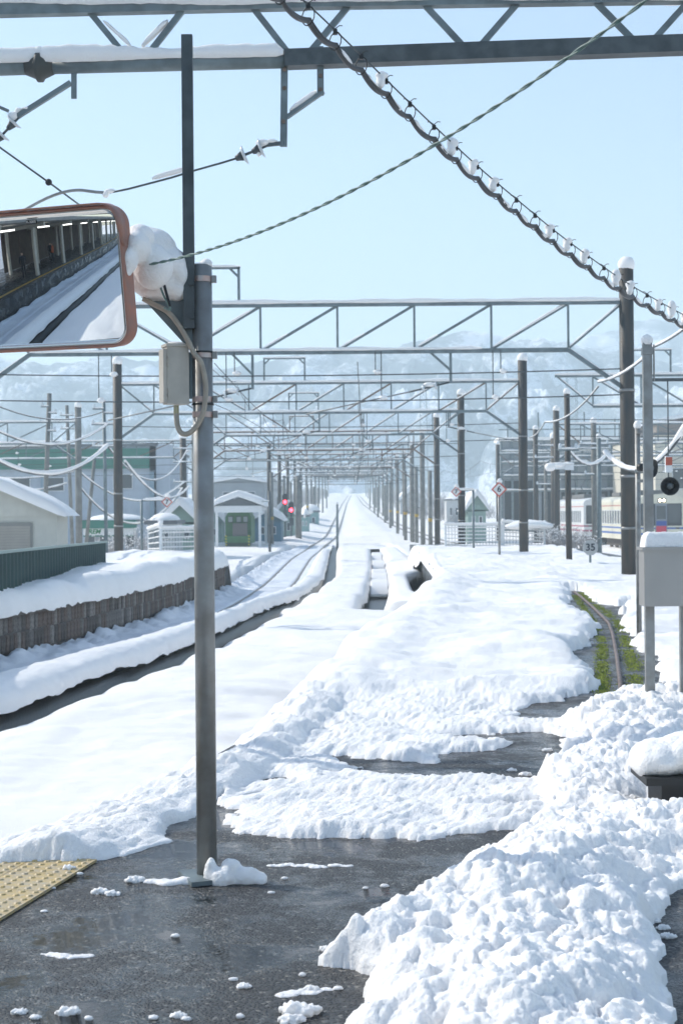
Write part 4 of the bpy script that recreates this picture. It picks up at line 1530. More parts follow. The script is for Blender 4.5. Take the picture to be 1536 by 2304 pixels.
# ---- separate poles
def pole(label, px, ytop, ybase, d, r, m=POLE, cap=True, arms=(), lean=0.0, px2=None, band=None, name='utility_pole', cat='pole', group=None, n=12):
    b = at(px if px2 is None else px2, ybase, d)
    t = at(px, ytop, d)
    if px2 is None:
        t.x, t.y = b.x, b.y
    root = thing(name, b, label, cat, group)
    MB().tube([b - Vector((0, 0, .5)), t], [r * 1.08, r], n).build('shaft', m, root, True)
    if cap:
        MB().ball(t + Vector((0, 0, r * .55)), (r * 1.25, r * 1.25, r * 1.3), 12, 0.04, int(px)).build('snow_cap', SNOW, root, True)
    for k, (py, w, s) in enumerate(arms):
        p = at(px, py, d)
        p = Vector((t.x + (b.x - t.x) * (t.z - p.z) / max(0.01, t.z - b.z), t.y, p.z))
        a_ = MB().bar(p - Vector((w * (s < 0.5), r, 0)) - Vector((w * 0.0, 0, 0)), p + Vector((w * (s > -0.5), -r, 0)), 0.07, 0.07).build('crossarm', STEELG, root)
        MB().ridge(p - Vector((w * (s < 0.5), r, -.03)), p + Vector((w * (s > -0.5), -r, .03)), 0.09, 0.06, k, 0.2).build('snow_cap', SNOW, a_, True)
        for e_ in (-1, 1):
            if (e_ < 0 and s > 0.5) or (e_ > 0 and s < -0.5):
                continue
            q = p + Vector((e_ * (w - 0.06), -r, 0))
            MB().tube([q, q + Vector((0, 0, .05)), q + Vector((0, 0, .16)), q + Vector((0, 0, .2))], [.03, .06, .05, .02], 8).build('insulator', PORC, a_, True)
    if band:
        p = at(px, band, d)
        MB().tube([(b.x, b.y, p.z - .12), (b.x, b.y, p.z + .12)], r * 1.1 + .005, n).build('marker_band', mat('yellow_band', (.5, .33, .06), .6), root, True)
    return root, b, t


pole('leaning concrete pole with insulators left of the garage roof', 112, 885, 1228, 70, .105, CONC, False, ((915, .35, -1), (950, .4, -1), (930, .4, 1), (970, .4, 1)), px2=98)
pole('slim concrete pole behind, second from the left edge', 151, 912, 1226, 88, .10, CONC, False, ((935, .4, 0), (965, .4, 0)), px2=164)
pole('thin pole with clustered insulators just left of the tall dark pole', 234, 905, 1228, 62, .07, STEELG, True, ((920, .45, -1), (955, .5, 0), (1005, .5, 0), (930, .45, 1)), px2=240)
pole('leaning prop pole behind the tall dark left pole', 213, 1035, 1226, 80, .09, CONC, False, (), px2=192)
pole('dark pole half hidden behind the mirror pole', 414, 985, 1240, 96, .2, POLE, True, ((1010, .6, 0), (1040, .6, 0), (1085, .6, 0), (1100, .5, -1)))
pole('slim dark pole in front of the blue shed', 607, 1105, 1243, 100, .085, STEELD, False, ((1128, .5, -1),))
pole('grey pole with a yellow band beside the snow-roofed shelter', 612, 1062, 1228, 122, .14, CONC, False, (), band=1166)
pole('broad grey pole right of the red signals', 672, 1070, 1222, 135, .26, CONC, False)
lamp_root, lb_, lt_ = pole('thin dark lamp pole with a snow-lumped lamp arm', 1274, 885, 1268, 46, .088, POLE, True, ((1012, .3, 0),), px2=1280, name='lamp_pole')
lp_ = at(1277, 1052, 46)
MB().bar(lp_ + Vector((-.42, -.06, 0)), lp_ + Vector((.12, -.06, 0)), 0.1, 0.1).build('lamp_arm', WHITEP, lamp_root)
MB().box(lp_ + Vector((.02, -.12, 0)), (.26, .06, .16)).build('lamp_box', WHITEP, lamp_root)
blob('snow_cap', [(lp_ + Vector((-.55, -.05, .02)), (.18, .14, .14)), (lp_ + Vector((-.3, -.05, .08)), (.25, .12, .09)), (lp_ + Vector((0, -.05, .12)), (.2, .12, .06))], lamp_root, 0.03, .04, .1)
pole('pale concrete pole in front of the white and red train', 1334, 950, 1250, 74, .135, CONC, True, ((1000, .7, 0), (1010, .8, 0), (1068, .5, -1)), px2=1338)
pole('blue-grey steel pole touching the pale concrete pole', 1348, 985, 1255, 72, .11, STEELG, True, ((1040, .5, 1),))
pole('dark pole with a ringed top in front of the grey works', 1247, 985, 1238, 92, .2, POLE, True, ((1003, 1.0, 0), (1030, 1.2, 0)))
pole('slim grey pole left of the thin lamp pole', 1228, 1040, 1230, 95, .1, CONC, False, ((1090, .6, 0),))
pole('grey pole near the tall pole with the six sign', 1205, 1020, 1225, 110, .12, CONC, True, ((1030, 1.0, 0),))
pole('short post with a bent top beside the middle of the tracks', 759, 1134, 1230, 116, .09, STEELG, True, name='track_post')
FARP = ((878, 1085, 1192, 175, 1150), (894, 1075, 1193, 150, 1152), (912, 1060, 1210, 130, 1155), (926, 1058, 1212, 128, 1158), (937, 1050, 1216, 122, 1160), (952, 1090, 1220, 115, None), (968, 1060, 1222, 108, 1170), (866, 1092, 1178, 200, None), (640, 1070, 1215, 150, None), (655, 1085, 1200, 170, None), (692, 1090, 1190, 180, 1140), (706, 1095, 1175, 210, None), (716, 1098, 1168, 230, None), (726, 1100, 1160, 260, None), (850, 1096, 1165, 230, None), (842, 1098, 1158, 260, None), (735, 1103, 1152, 300, None), (832, 1100, 1150, 300, None))
for k, (px, yt, yb, d, yb2) in enumerate(FARP):
    pole('%s line pole out from the vanishing point in the %s row' % ('nearest second third fourth fifth sixth seventh eighth ninth tenth eleventh twelfth'.split()[sum(1 for q in FARP if (q[0] > 768) == (px > 768) and abs(q[0] - 775) < abs(px - 775))], 'right' if px > 768 else 'left'), px, yt, yb, d, .14, CONC, False, (), band=yb2, group='distant line poles', n=8)

# ---- two posts with the steel cabinet, close on the right
cab = thing('signal_cabinet', ground(1462, 1640, 0), 'stainless steel box with a slab of snow on top, on two legs', 'cabinet')
dC = (cab.location - EYE).dot(FWD)
BOXM = mat('brushed_steel_box', (0.38, 0.365, 0.345), 0.42, 0.5, var=0.05, scale=3)
pb = cab.location
zt_ = at(1452, 772, dC).z
lg = MB().box((pb.x, pb.y, zt_ / 2), (.066, .05, zt_)).build('post', STEEL, cab)
MB().ball((pb.x, pb.y, zt_ + .02), (.045, .04, .045), 12, .04, 2).build('snow_cap', SNOW, lg, True)
MB().box((pb.x, pb.y - .004, at(0, 803, dC).z), (.078, .062, .05)).build('strap_band', STEEL, lg)
MB().tube([(pb.x + .05, pb.y, zt_ - .01), (pb.x + .05, pb.y, zt_ - .28)], .006, 6).build('hook', STEEL, lg)
px2_ = at(1540, 1640, dC).x
MB().box((px2_, pb.y, .55), (.066, .05, 1.1)).build('post', STEEL, cab)
z0, z1 = at(0, 1375, dC - .1).z, at(0, 1249, dC - .1).z
xb0 = at(1441, 1300, dC - .1).x
bx = MB().box((xb0 + .31, pb.y - .12, (z0 + z1) / 2), (.62, .2, z1 - z0)).build('box_body', BOXM, cab)
MB().box((xb0 + .31, pb.y - .125, z1 + .008), (.65, .23, .022)).build('box_lid', BOXM, bx)
sx = np.linspace(0, 1, 70)[None, :] * np.ones((30, 1))
sy = np.linspace(0, 1, 30)[:, None] * np.ones((1, 70))
edge = np.minimum(np.minimum(sx, 1 - sx) * .62, np.minimum(sy, 1 - sy) * .2)
zz = .105 * np.sqrt(np.clip(1 - (1 - np.clip(edge / .045, 0, 1)) ** 2, 0, 1)) * (1 + .12 * fbm(sx * 5, sy * 3, 801, 3)) + .006 * fbm(sx * 40, sy * 14, 805, 2)
grid_mesh('snow_cap', xb0 + .005 + .61 * sx, pb.y - .225 + .2 * sy, z1 + .019 + zz, SNOW, cab)

sl = thing('slim_post', ground(1437, 1432, 0), 'slim steel post with a snow knob left of the steel box', 'post')
dS = (sl.location - EYE).dot(FWD)
zs_ = at(1428, 962, dS).z
MB().tube([(sl.location.x, sl.location.y, -.1), (sl.location.x, sl.location.y, zs_)], .034, 14).build('shaft', STEEL, sl, True)
MB().ball((sl.location.x, sl.location.y, zs_ + .03), (.05, .05, .06), 12, .04, 4).build('snow_cap', SNOW, sl, True)
for py in (985, 1060, 1095):
    MB().box((sl.location.x + .03, sl.location.y - .02, at(0, py, dS).z), (.09, .07, .04)).build('strap_band', STEEL, sl)

# horn loudspeakers
def speaker(label, c, r, face):
    root = thing('loudspeaker', c, label, 'loudspeaker')
    f = Vector(face).normalized()
    MB().tube([c, c - f * r * .35, c - f * r * .9, c - f * r * 1.3], [r, r * .72, r * .38, r * .36], 22, False).build('horn', BLACK, root, True)
    MB().tube([c - f * r * .45, c - f * r * .1], [r * .42, r * .3], 16).build('phase_plug', STEELD, root, True)
    ring = [c + (f.orthogonal().normalized() * math.cos(a) + f.cross(f.orthogonal().normalized()) * math.sin(a)) * r for a in np.linspace(0, 2 * math.pi, 25)]
    MB().tube(ring, r * .05, 6).build('rim', BLACK, root, True)
    MB().tube([c - f * r * 1.25, c - f * r * 1.9], r * .45, 12).build('driver', BLACK, root, True)
    return root


c1 = at(1506, 1094, 24)
s1 = speaker('black round loudspeaker hanging under a red and white box at right', c1, .142, (-.25, -1, -.12))
MB().tube([c1 + Vector((0, .1, .13)), c1 + Vector((0, .1, .30))], .012, 6).build('hanger', STEELD, s1)
hb = MB().box(c1 + Vector((0, .1, .35)), (.10, .08, .26)).build('hanger_box', WHITEP, s1)
MB().box(c1 + Vector((0, .055, .40)), (.105, .012, .13)).build('red_plate', mat('faded_red', (.42, .10, .06), .6), hb)
MB().tube([c1 + Vector((0, .1, .48)), c1 + Vector((0, .1, 1.7))], .011, 6).build('hanger', STEELD, s1)
MB().bar(c1 + Vector((-.4, .1, 1.7)), c1 + Vector((3.2, .1, 1.7)), .05, .05).build('hanger', STEELD, s1)
MB().bar(c1 + Vector((3.2, .1, 1.7)), c1 + Vector((3.2, .1, -2.2)), .07, .07).build('hanger', STEELD, s1)
s2 = speaker('black loudspeaker seen edge-on behind the cabinet post', at(1469, 1054, 18), .105, (.75, -.6, -.1))
c2 = at(1462, 1054, 18)
MB().bar(c2 + Vector((-.03, .1, 0)), (sl.location.x - .02, sl.location.y, c2.z), .04, .04).build('mount', STEELD, s2)

# snow-topped black box on the platform, low on the right
bl_c = ground(1490, 1850, 0)
bn = thing('black_bench', (bl_c.x + .12, bl_c.y, 0), 'black box low at the right edge under a thick cushion of snow', 'bench')
zt_b = at(0, 1718, 8.3).z
MB().box((bl_c.x + .30, bl_c.y + .15, zt_b / 2), (.62, .34, zt_b)).build('box_body', BLACK, bn)
MB().box((bl_c.x + .27, bl_c.y + .12, zt_b - .02), (.74, .42, .04)).build('box_top', BLACK, bn)
x0_ = bl_c.x - .12
blob('snow_cap', [(Vector((x0_ + .12, bl_c.y + .12, zt_b + .07)), (.15, .2, .10)), (Vector((x0_ + .30, bl_c.y + .12, zt_b + .09)), (.2, .22, .12)), (Vector((x0_ + .52, bl_c.y + .12, zt_b + .08)), (.2, .22, .11)), (Vector((x0_ + .7, bl_c.y + .12, zt_b + .07)), (.16, .2, .10)), (Vector((x0_ + .05, bl_c.y + .1, zt_b + .05)), (.08, .16, .07))], bn, .014, .025, .07)
# ================================================================== PART 6: signs, fences, buildings, trains
SIGNW = mat('sign_white', (.72, .72, .70), .5)
SIGNR = mat('sign_red', (.55, .10, .06), .5)
INK = mat('sign_ink', (.02, .03, .04), .5)


def diamond_sign(label, px, py, ybase, d, s, numeral, bent=False):
    b = at(px, ybase, d)
    c = at(px, py, d)
    root = thing('diamond_sign', b, label, 'sign')
    x = b.x if not bent else b.x + bent
    MB().tube([b - Vector((0, 0, .3)), (b.x, b.y, c.z if not bent else c.z + .06)], .045, 10).build('post', STEEL if not bent else STEELG, root, True)
    if bent:
        MB().bar((b.x, b.y, c.z + .06), (x, b.y, c.z + .06), .06, .06).build('arm', STEELG, root)
        MB().ridge((b.x + .05, b.y, c.z + .08), (x, b.y, c.z + .08), .1, .08, 3, .1).build('snow_cap', SNOW, root, True)
    rot = Matrix.Rotation(R_(45), 3, 'Y')
    pl = MB().box((x, b.y - .06, c.z), (s, .012, s), rot).build('plate', SIGNR, root)
    MB().box((x, b.y - .069, c.z), (s * .76, .006, s * .76), rot).build('panel', SIGNW, pl)
    text('numeral', numeral, (x, b.y - .075, c.z), s * .74, INK, root, bold=.006)
    MB().ball((x + .02, b.y, c.z + s * .72), (.09, .08, .09), 10, .1, 3).build('snow_cap', SNOW, root, True)


diamond_sign('white and red diamond sign with a 6 on a pale post', 1123, 1101, 1257, 51, .38, '6')
diamond_sign('faded diamond sign with a 7 hung from a bent grey post', 1065, 1106, 1245, 60, .30, '7', bent=-.68)
diamond_sign('small faded diamond sign on a bent post beside the left fence', 320, 1130, 1262, 52, .28, '7', bent=.88)

c = at(1327, 1232, 44)
sp35 = thing('speed_sign', (c.x, c.y, c.z - 1.0), 'small grey octagonal sign with 35 standing low in the snow', 'sign')
oct_ = [(math.cos(R_(22.5 + 45 * k)) * .235, math.sin(R_(22.5 + 45 * k)) * .235) for k in range(8)]
MB().add([(c.x + a, c.y - .01, c.z + b) for a, b in oct_] + [(c.x + a, c.y + .01, c.z + b) for a, b in oct_], [tuple(range(7, -1, -1)), tuple(range(8, 16))] + [(k, (k + 1) % 8, 8 + (k + 1) % 8, 8 + k) for k in range(8)]).build('plate', mat('sign_grey', (.42, .43, .42), .6), sp35)
text('numeral', '35', (c.x, c.y - .02, c.z), .29, INK, sp35, bold=.006)
MB().bar((c.x, c.y + .04, c.z - 1.2), (c.x, c.y + .04, c.z + .2), .06, .06).build('post', STEELG, sp35)


def lattice(label, p0, p1, h, nx, nz, npost=3):
    p0, p1 = Vector(p0), Vector(p1)
    root = thing('lattice_fence', p0, label, 'fence')
    for k in range(npost):
        p = p0.lerp(p1, k / (npost - 1))
        po = MB().bar(p - Vector((0, 0, .3)), p + Vector((0, 0, h)), .09, .09).build('post', WHITEP, root)
        MB().ball(p + Vector((0, 0, h + .04)), (.09, .09, .08), 8, .1, k).build('snow_cap', SNOW, po, True)
    for z in (0.08, h - .05):
        MB().bar(p0 + Vector((0, 0, z)), p1 + Vector((0, 0, z)), .05, .06).build('rail', WHITEP, root)
    w = MB()
    for k in range(1, nx):
        p = p0.lerp(p1, k / nx)
        w.bar(p + Vector((0, 0, .08)), p + Vector((0, 0, h)), .018, .018)
    tag(w.build('wire_mesh', STEELG, root), kind='stuff')
    for k in range(1, nz):
        z = h * k / nz
        MB().bar(p0 + Vector((0, 0, z)), p1 + Vector((0, 0, z)), .02, .025).build('wire_rail', WHITEP, root)
        MB().ridge(p0 + Vector((0, -.01, z + .01)), p1 + Vector((0, -.01, z + .01)), .04, .032, k, .12).build('snow_cap', SNOW, root, True)
    MB().ridge(p0 + Vector((0, 0, h)), p1 + Vector((0, 0, h)), .14, .10, 9, .15).build('snow_cap', SNOW, root, True)


f0, f1 = at(1002, 1236, 66), at(1128, 1236, 66)
lattice('white snow-clogged lattice fence left of the second right pole', f0, f1, 1.1, 18, 7, 3)
lattice('white snow-clogged lattice fence behind the second right pole', at(1132, 1232, 66), at(1224, 1236, 66), 1.15, 13, 7, 3)
blob('snow_mound', [(at(1190, 1180, 65.5), (.9, .5, .2)), (at(1160, 1184, 65.5), (.5, .5, .15)), (at(1225, 1183, 65.5), (.4, .4, .15))], None, .06, .06, .3)
tag(bpy.data.objects['snow_mound'], 'rounded snow hood over the lattice fence by the second right pole', 'snow')
lattice('white snow-clogged gate fence left of the mirror pole', at(362, 1266, 50), at(440, 1262, 52), 1.15, 12, 7, 2)
lattice('snowy fence leading back beside the gate fence', at(335, 1258, 60), at(362, 1262, 50), 1.2, 16, 6, 2)

# green corrugated fence on the left
GRN = mat('dark_green_sheet', (.012, .045, .044), .75, var=.12, scale=2)
a, b = Vector((-5.75, 18.0, 1.0)), Vector((X2(238, 40), 40.0, 0.88))
gf = thing('corrugated_fence', (b.x, b.y, -.8), 'dark green corrugated metal fence at the left edge', 'fence')
npn = 16
for k in range(npn):
    p, q = a.lerp(b, k / npn), a.lerp(b, (k + 1) / npn)
    m = MB()
    vs, fs = [], []
    dirx = (q - p).normalized()
    nrm = Vector((dirx.y, -dirx.x, 0)).normalized()
    for i in range(17):
        t = i / 16
        off = .02 if i % 4 in (1, 2) else -.02
        c_ = p.lerp(q, t) + nrm * off
        vs += [(c_.x, c_.y, -1.0), (c_.x, c_.y, c_.z)]
    fs = [(2 * i, 2 * i + 2, 2 * i + 3, 2 * i + 1) for i in range(16)]
    m.add(vs, fs).build('panel', GRN, gf)
MB().bar(a + Vector((0, 0, .02)), b + Vector((0, 0, .02)), .09, .05).build('top_rail', mat('grey_green_rail', (.25, .33, .31), .6), gf)


# ---- buildings
def house(label, cat, x0, x1, y0, y1, zb, zt, wall, roof='gable', rh=1.6, snow=.35, wins=(), name='house', over=.4, axis='y'):
    root = thing(name, ((x0 + x1) / 2, y0, zb), label, cat)
    MB().box(((x0 + x1) / 2, (y0 + y1) / 2, (zb + zt) / 2 - .3), (x1 - x0, y1 - y0, zt - zb + .6)).build('wall', wall, root)
    cx_ = (x0 + x1) / 2
    if roof == 'gable':
        m = MB()
        if axis == 'y':
            prof_ = [(x0 - over, zt - .1), (cx_, zt + rh), (x1 + over, zt - .1)]
            ya, yb_ = y0 - over, y1 + over
            vs = [(x, y, z) for y in (ya, yb_) for x, z in prof_]
            m.add(vs, [(0, 1, 4, 3), (1, 2, 5, 4)])
            MB().add([(x, y + 0.3, z) for (x, y, z) in vs[:3]], [(0, 2, 1)]).build('gable', wall, root)
            MB().add([(x, y - 0.3, z) for (x, y, z) in vs[3:]], [(0, 1, 2)]).build('gable', wall, root)
            ro = m.build('roof', mat('roof_grey', (.13, .14, .15), .7), root)
            s = MB()
            n = 12
            for yv in (ya - .1, yb_):
                pass
            vs, fs = [], []
            xs_ = np.linspace(x0 - over - .12, x1 + over + .12, 17)
            for j, yv in enumerate((ya - .12, ya - .1, (ya + yb_) / 2, yb_)):
                for xv in xs_:
                    t = abs(xv - cx_) / (x1 + over - cx_)
                    base_ = zt + rh - (rh + .1) * min(t, 1.0)
                    hh = snow * math.sqrt(max(0, 1 - min(1, t) ** 6)) * (0.92 + .08 * math.sin(xv * 3 + yv))
                    hh *= (1 - .0 * t)
                    vs.append((xv, yv, base_ + (hh if j else -.05)))
            for j in range(3):
                for i in range(16):
                    fs.append((j * 17 + i, j * 17 + i + 1, (j + 1) * 17 + i + 1, (j + 1) * 17 + i))
            s.add(vs, fs).build('snow_cap', SNOW, ro, True)
        else:
            cy_ = (y0 + y1) / 2
            prof_ = [(y0 - over, zt - .1), (cy_, zt + rh), (y1 + over, zt - .1)]
            for nm_, mm, up in (('roof', mat('roof_grey', (.13, .14, .15), .7), 0.0), ('snow_cap', SNOW, snow)):
                m = MB()
                vs = [(x, y, z + up) for x in (x0 - over - .02, x1 + over + .02) for y, z in prof_]
                vs += [(x, y, z - .05) for x in (x0 - over, x1 + over) for y, z in prof_] if up else []
                fs = [(0, 1, 4, 3), (1, 2, 5, 4), (0, 2, 1), (3, 4, 5)]
                if up:
                    fs += [(0, 3, 9, 6)]
                m.add(vs, fs).build(nm_, mm, root, False)
    else:
        ro = MB().box((cx_, (y0 + y1) / 2, zt + .1), (x1 - x0 + .3, y1 - y0 + .3, .2)).build('roof', mat('roof_grey', (.13, .14, .15), .7), root)
        if snow:
            MB().ball((cx_, (y0 + y1) / 2, zt + .15), ((x1 - x0) * .56, (y1 - y0) * .56, snow), 20).build('snow_cap', SNOW, ro, True)
    for (wx0, wx1, wz0, wz1) in wins:
        fr = MB().box(((wx0 + wx1) / 2, y0 - .04, (wz0 + wz1) / 2), (wx1 - wx0, .08, wz1 - wz0)).build('window_frame', WHITEP, root)
        MB().box(((wx0 + wx1) / 2, y0 - .085, (wz0 + wz1) / 2), (wx1 - wx0 - .12, .02, wz1 - wz0 - .12)).build('pane', GLASSD, fr)
    return root


GLASSD = mat('dark_window_glass', (.05, .065, .075), .12, .0, spec=.8)


def bx_px(px0, px1, py0, py1, d):
    return X2(px0, d), X2(px1, d), EYE.z + (1155 - py0) / FPX * d, EYE.z + (1155 - py1) / FPX * d


# garage with a roller shutter
WALLC = mat('cream_siding', (.50, .50, .44), .7, var=.05, scale=3)
d = 62
x0, x1, zt, zb = bx_px(-150, 128, 1150, 1232, d)
ga = house('cream garage with roller shutter and thick snow roof at the left edge', 'garage', x0, x1, d, d + 2.5, -.8, zt, WALLC, 'gable', 1.15, .42, name='garage', over=.35)
xs0, xs1, zs1, zs0 = bx_px(-90, 69, 1172, 1240, d)
sh = MB().box(((xs0 + xs1) / 2, d - .05, (zs0 + zs1) / 2 - .2), (xs1 - xs0 + .16, .08, zs1 - zs0 + .5)).build('door_frame', mat('frame_grey', (.22, .22, .2), .6), ga)
SLAT = mat('shutter_slat', (.33, .31, .27), .55, var=.06, scale=3)
for k in range(14):
    z = zs0 - .4 + k * .115
    if z < zs1 - .02:
        MB().box(((xs0 + xs1) / 2, d - .10, z), (xs1 - xs0, .05, .10)).build('shutter_slat', SLAT, ga)

# long building with a green fascia
d = 120
x0, x1, zt, zb = bx_px(-420, 352, 1000, 1232, d)
SID = mat('pale_siding', (.42, .47, .52), .7, var=.05, scale=2)
bw = []
for (a0, a1, b0, b1) in ((25, 70, 1068, 1100), (108, 146, 1068, 1100), (255, 300, 1062, 1096), (-120, -70, 1068, 1100)):
    q0, q1, r1, r0 = bx_px(a0, a1, b0, b1, d)
    bw.append((q0, q1, r0, r1))
big = house('long pale grey building with a green fascia band behind the left poles', 'building', x0, x1, d, d + 25, -1, zt, SID, 'flat', .3, .35, bw, 'factory_building')
q0, q1, r1, r0 = bx_px(-420, 338, 1005, 1050, d)
MB().box(((q0 + q1) / 2, d - .15, (r0 + r1) / 2), (q1 - q0, .3, r1 - r0)).build('fascia_band', mat('green_fascia', (.03, .17, .12), .55, var=.08, scale=1), big)
q0, q1, r1, r0 = bx_px(338, 384, 1010, 1050, d)
MB().box(((q0 + q1) / 2, d + 4, r1 / 2), (q1 - q0, 8, r1 + 1)).build('annex', SID, big)
for px in (344, 100):
    q = X2(px, d)
    MB().bar((q, d - .3, -1), (q, d - .3, 5), .35, .35).build('column', mat('column_blue', (.22, .30, .35), .6), big)
for k in range(7):
    MB().bar((x0, d - .02, .6 + k * .75), (x1, d - .02, .6 + k * .75), .03, .05).build('siding_joint', SID, big)

# shop with a sign
d = 98
x0, x1, zt, zb = bx_px(188, 308, 1172, 1225, d)
shp = house('low shop with a green eave and white lettered sign board', 'shop', x0, x1, d, d + 6, -1, zt, SID, 'flat', .3, .45, (), 'shop')
q0, q1, r1, r0 = bx_px(186, 309, 1166, 1184, d)
MB().box(((q0 + q1) / 2, d - .35, (r0 + r1) / 2), (q1 - q0, .6, r1 - r0)).build('eave', MATS['green_fascia'], shp)
q0, q1, r1, r0 = bx_px(190, 308, 1184, 1199, d)
sb = MB().box(((q0 + q1) / 2, d - .4, (r0 + r1) / 2), (q1 - q0, .1, r1 - r0)).build('sign_board', SIGNW, shp)
text('lettering', 'JREM', (X2(213, d), d - .47, (r0 + r1) / 2), .42, mat('sign_green', (.02, .22, .07), .5), shp, shear=.25, bold=.012)
MB().bar((q0, d - .42, r0 - .06), (q1, d - .42, r0 - .06), .08, .08).build('trim', MATS['green_fascia'], shp)
for k in range(4):
    xk = q0 + (q1 - q0) * (k + .5) / 4
    fr = MB().box((xk, d - .03, .0), (.6, .08, 1.1)).build('window_frame', WHITEP, shp)
    MB().box((xk, d - .08, .0), (.5, .02, 1.0)).build('pane', GLASSD, fr)

# small sheds and houses beyond
TEAL = mat('teal_siding', (.22, .37, .36), .7, var=.06, scale=2)
BLUE = mat('blue_siding', (.06, .17, .24), .6, var=.08, scale=2)
PGRN = mat('pale_green_siding', (.27, .38, .33), .7, var=.06, scale=2)
GREYW = mat('grey_cladding', (.26, .29, .31), .7, var=.08, scale=.4)
LITE = mat('light_render', (.52, .53, .52), .8, var=.05, scale=1)
SH = [('blue shed with snow roof beside the loco shelter', 'shed', 570, 632, 1168, 1228, 128, BLUE, 'gable', .7, .6, 5),
      ('pale green shed behind the red signals', 'shed', 622, 660, 1158, 1222, 140, PGRN, 'gable', 1.2, .5, 6),
      ('teal shed right of the broad grey pole', 'shed', 678, 716, 1152, 1196, 185, TEAL, 'flat', .5, .9, 6),
      ('small teal hut with a round snow roof', 'shed', 676, 694, 1162, 1200, 160, TEAL, 'flat', .5, .7, 4),
      ('dark grey shed hall left of the tracks beyond the shelter', 'building', 478, 596, 1082, 1170, 190, GREYW, 'gable', .5, .5, 14),
      ('white house with a snowy roof beyond the signals', 'house', 592, 642, 1100, 1165, 210, LITE, 'gable', 1.6, .8, 9),
      ('pale green hut left of the green engine', 'shed', 440, 500, 1172, 1228, 126, PGRN, 'gable', 1.5, .7, 6),
      ('pale green hut with a snow roof behind the left fence', 'shed', 372, 440, 1172, 1240, 84, PGRN, 'gable', 1.0, .45, 5),
      ('low snow-roofed white hut behind the left gate fence', 'shed', 332, 392, 1176, 1240, 78, LITE, 'flat', .4, .45, 4),
      ('cream house right of the far poles, behind the lattice fence', 'house', 1004, 1036, 1128, 1190, 190, LITE, 'flat', 1.0, .3, 4),
      ('pale green low shed behind the lattice fence', 'shed', 1052, 1092, 1150, 1205, 120, PGRN, 'gable', 1.2, .5, 6),
      ('small snow-roofed house far right of the tracks', 'house', 900, 960, 1128, 1180, 240, LITE, 'gable', 2.0, .9, 9)]
for (lb, ct, a0, a1, b0, b1, d, mt, rf, rh, sn, dp) in SH:
    x0, x1, zt, zb = bx_px(a0, a1, b0, b1, d)
    w_ = x1 - x0
    house(lb, ct, x0, x1, d, d + dp, zb - .5, zt, mt, rf, rh, sn, ((x0 + w_ * .2, x0 + w_ * .42, zb + (zt - zb) * .45, zb + (zt - zb) * .75), (x0 + w_ * .6, x0 + w_ * .82, zb + (zt - zb) * .45, zb + (zt - zb) * .75)), 'shed' if ct == 'shed' else ('house' if ct == 'house' else 'hall_building'), .3)

# grey works on the right with frame, openings and roof gear
d = 150
x0, x1, zt, zb = bx_px(1128, 1440, 996, 1200, d)
wk = thing('works_building', ((x0 + x1) / 2, d, -1), 'large grey works hall with dark openings behind the right poles', 'building')
MB().box(((x0 + x1) / 2, d + 2, zt / 2 - .5), (x1 - x0, 4, zt + 1)).build('wall', GREYW, wk)
DK = mat('dark_opening', (.02, .026, .03), .7)
for (a0, a1, b0, b1) in ((1135, 1205, 1085, 1190), (1218, 1246, 1090, 1190), (1262, 1330, 1112, 1190), (1350, 1430, 1108, 1150)):
    q0, q1, r1, r0 = bx_px(a0, a1, b0, b1, d)
    MB().box(((q0 + q1) / 2, d - .03, (r0 + r1) / 2), (q1 - q0, .1, r1 - r0)).build('opening', DK, wk)
for k in range(14):
    xk = x0 + (x1 - x0) * k / 13
    MB().bar((xk, d - .12, -1), (xk, d - .12, zt), .22, .22).build('column', STEELG, wk)
for py in (1020, 1045, 1075, 1108):
    z = EYE.z + (1155 - py) / FPX * d
    bm_ = MB().bar((x0, d - .2, z), (x1, d - .2, z), .3, .22).build('beam', STEELG, wk)
    MB().ridge((x0, d - .3, z + .1), (x1, d - .3, z + .1), .3, .16, py, .5).build('snow_cap', SNOW, bm_, True)
rs = MB().box(((x0 + x1) / 2, d + 2, zt + .2), (x1 - x0 + .6, 4.6, .35)).build('roof', SNOW, wk)
for k in range(9):
    xk = x0 + (x1 - x0) * (k + .5) / 9
    MB().bar((xk, d + 1, zt), (xk, d + 1, zt + 1.5 + (k % 3) * .7), .12, .12).build('roof_mast', STEELG, wk)
    MB().bar((xk - .9, d + 1, zt + 1.2), (xk + .9, d + 1, zt + 1.2), .1, .1).build('roof_mast', STEELG, wk)
d = 128
x0, x1, zt, zb = bx_px(1474, 1760, 985, 1230, d)
cr = house('cream building at the right edge behind the loudspeaker', 'building', x0, x1, d, d + 20, -1, zt, mat('cream_wall', (.62, .58, .48), .75, var=.04, scale=1), 'flat', .3, .3, ((x0 + 1.4, x0 + 2.6, 3.4, 5.2), (x0 + 4.2, x0 + 5.4, 3.4, 5.2)), 'cream_building')
for k in range(1, 6):
    MB().bar((x0, d - .01, -1 + k * 1.6), (x1, d - .01, -1 + k * 1.6), .03, .04).build('wall_joint', LITE, cr)
x0, x1, zt, zb = bx_px(1478, 1700, 955, 1000, 150)
house('brown roof house behind the cream building', 'house', x0, x1, 150, 160, 2, zt, mat('brown_wall', (.24, .20, .17), .8), 'gable', .8, .4, (), 'house', .3)


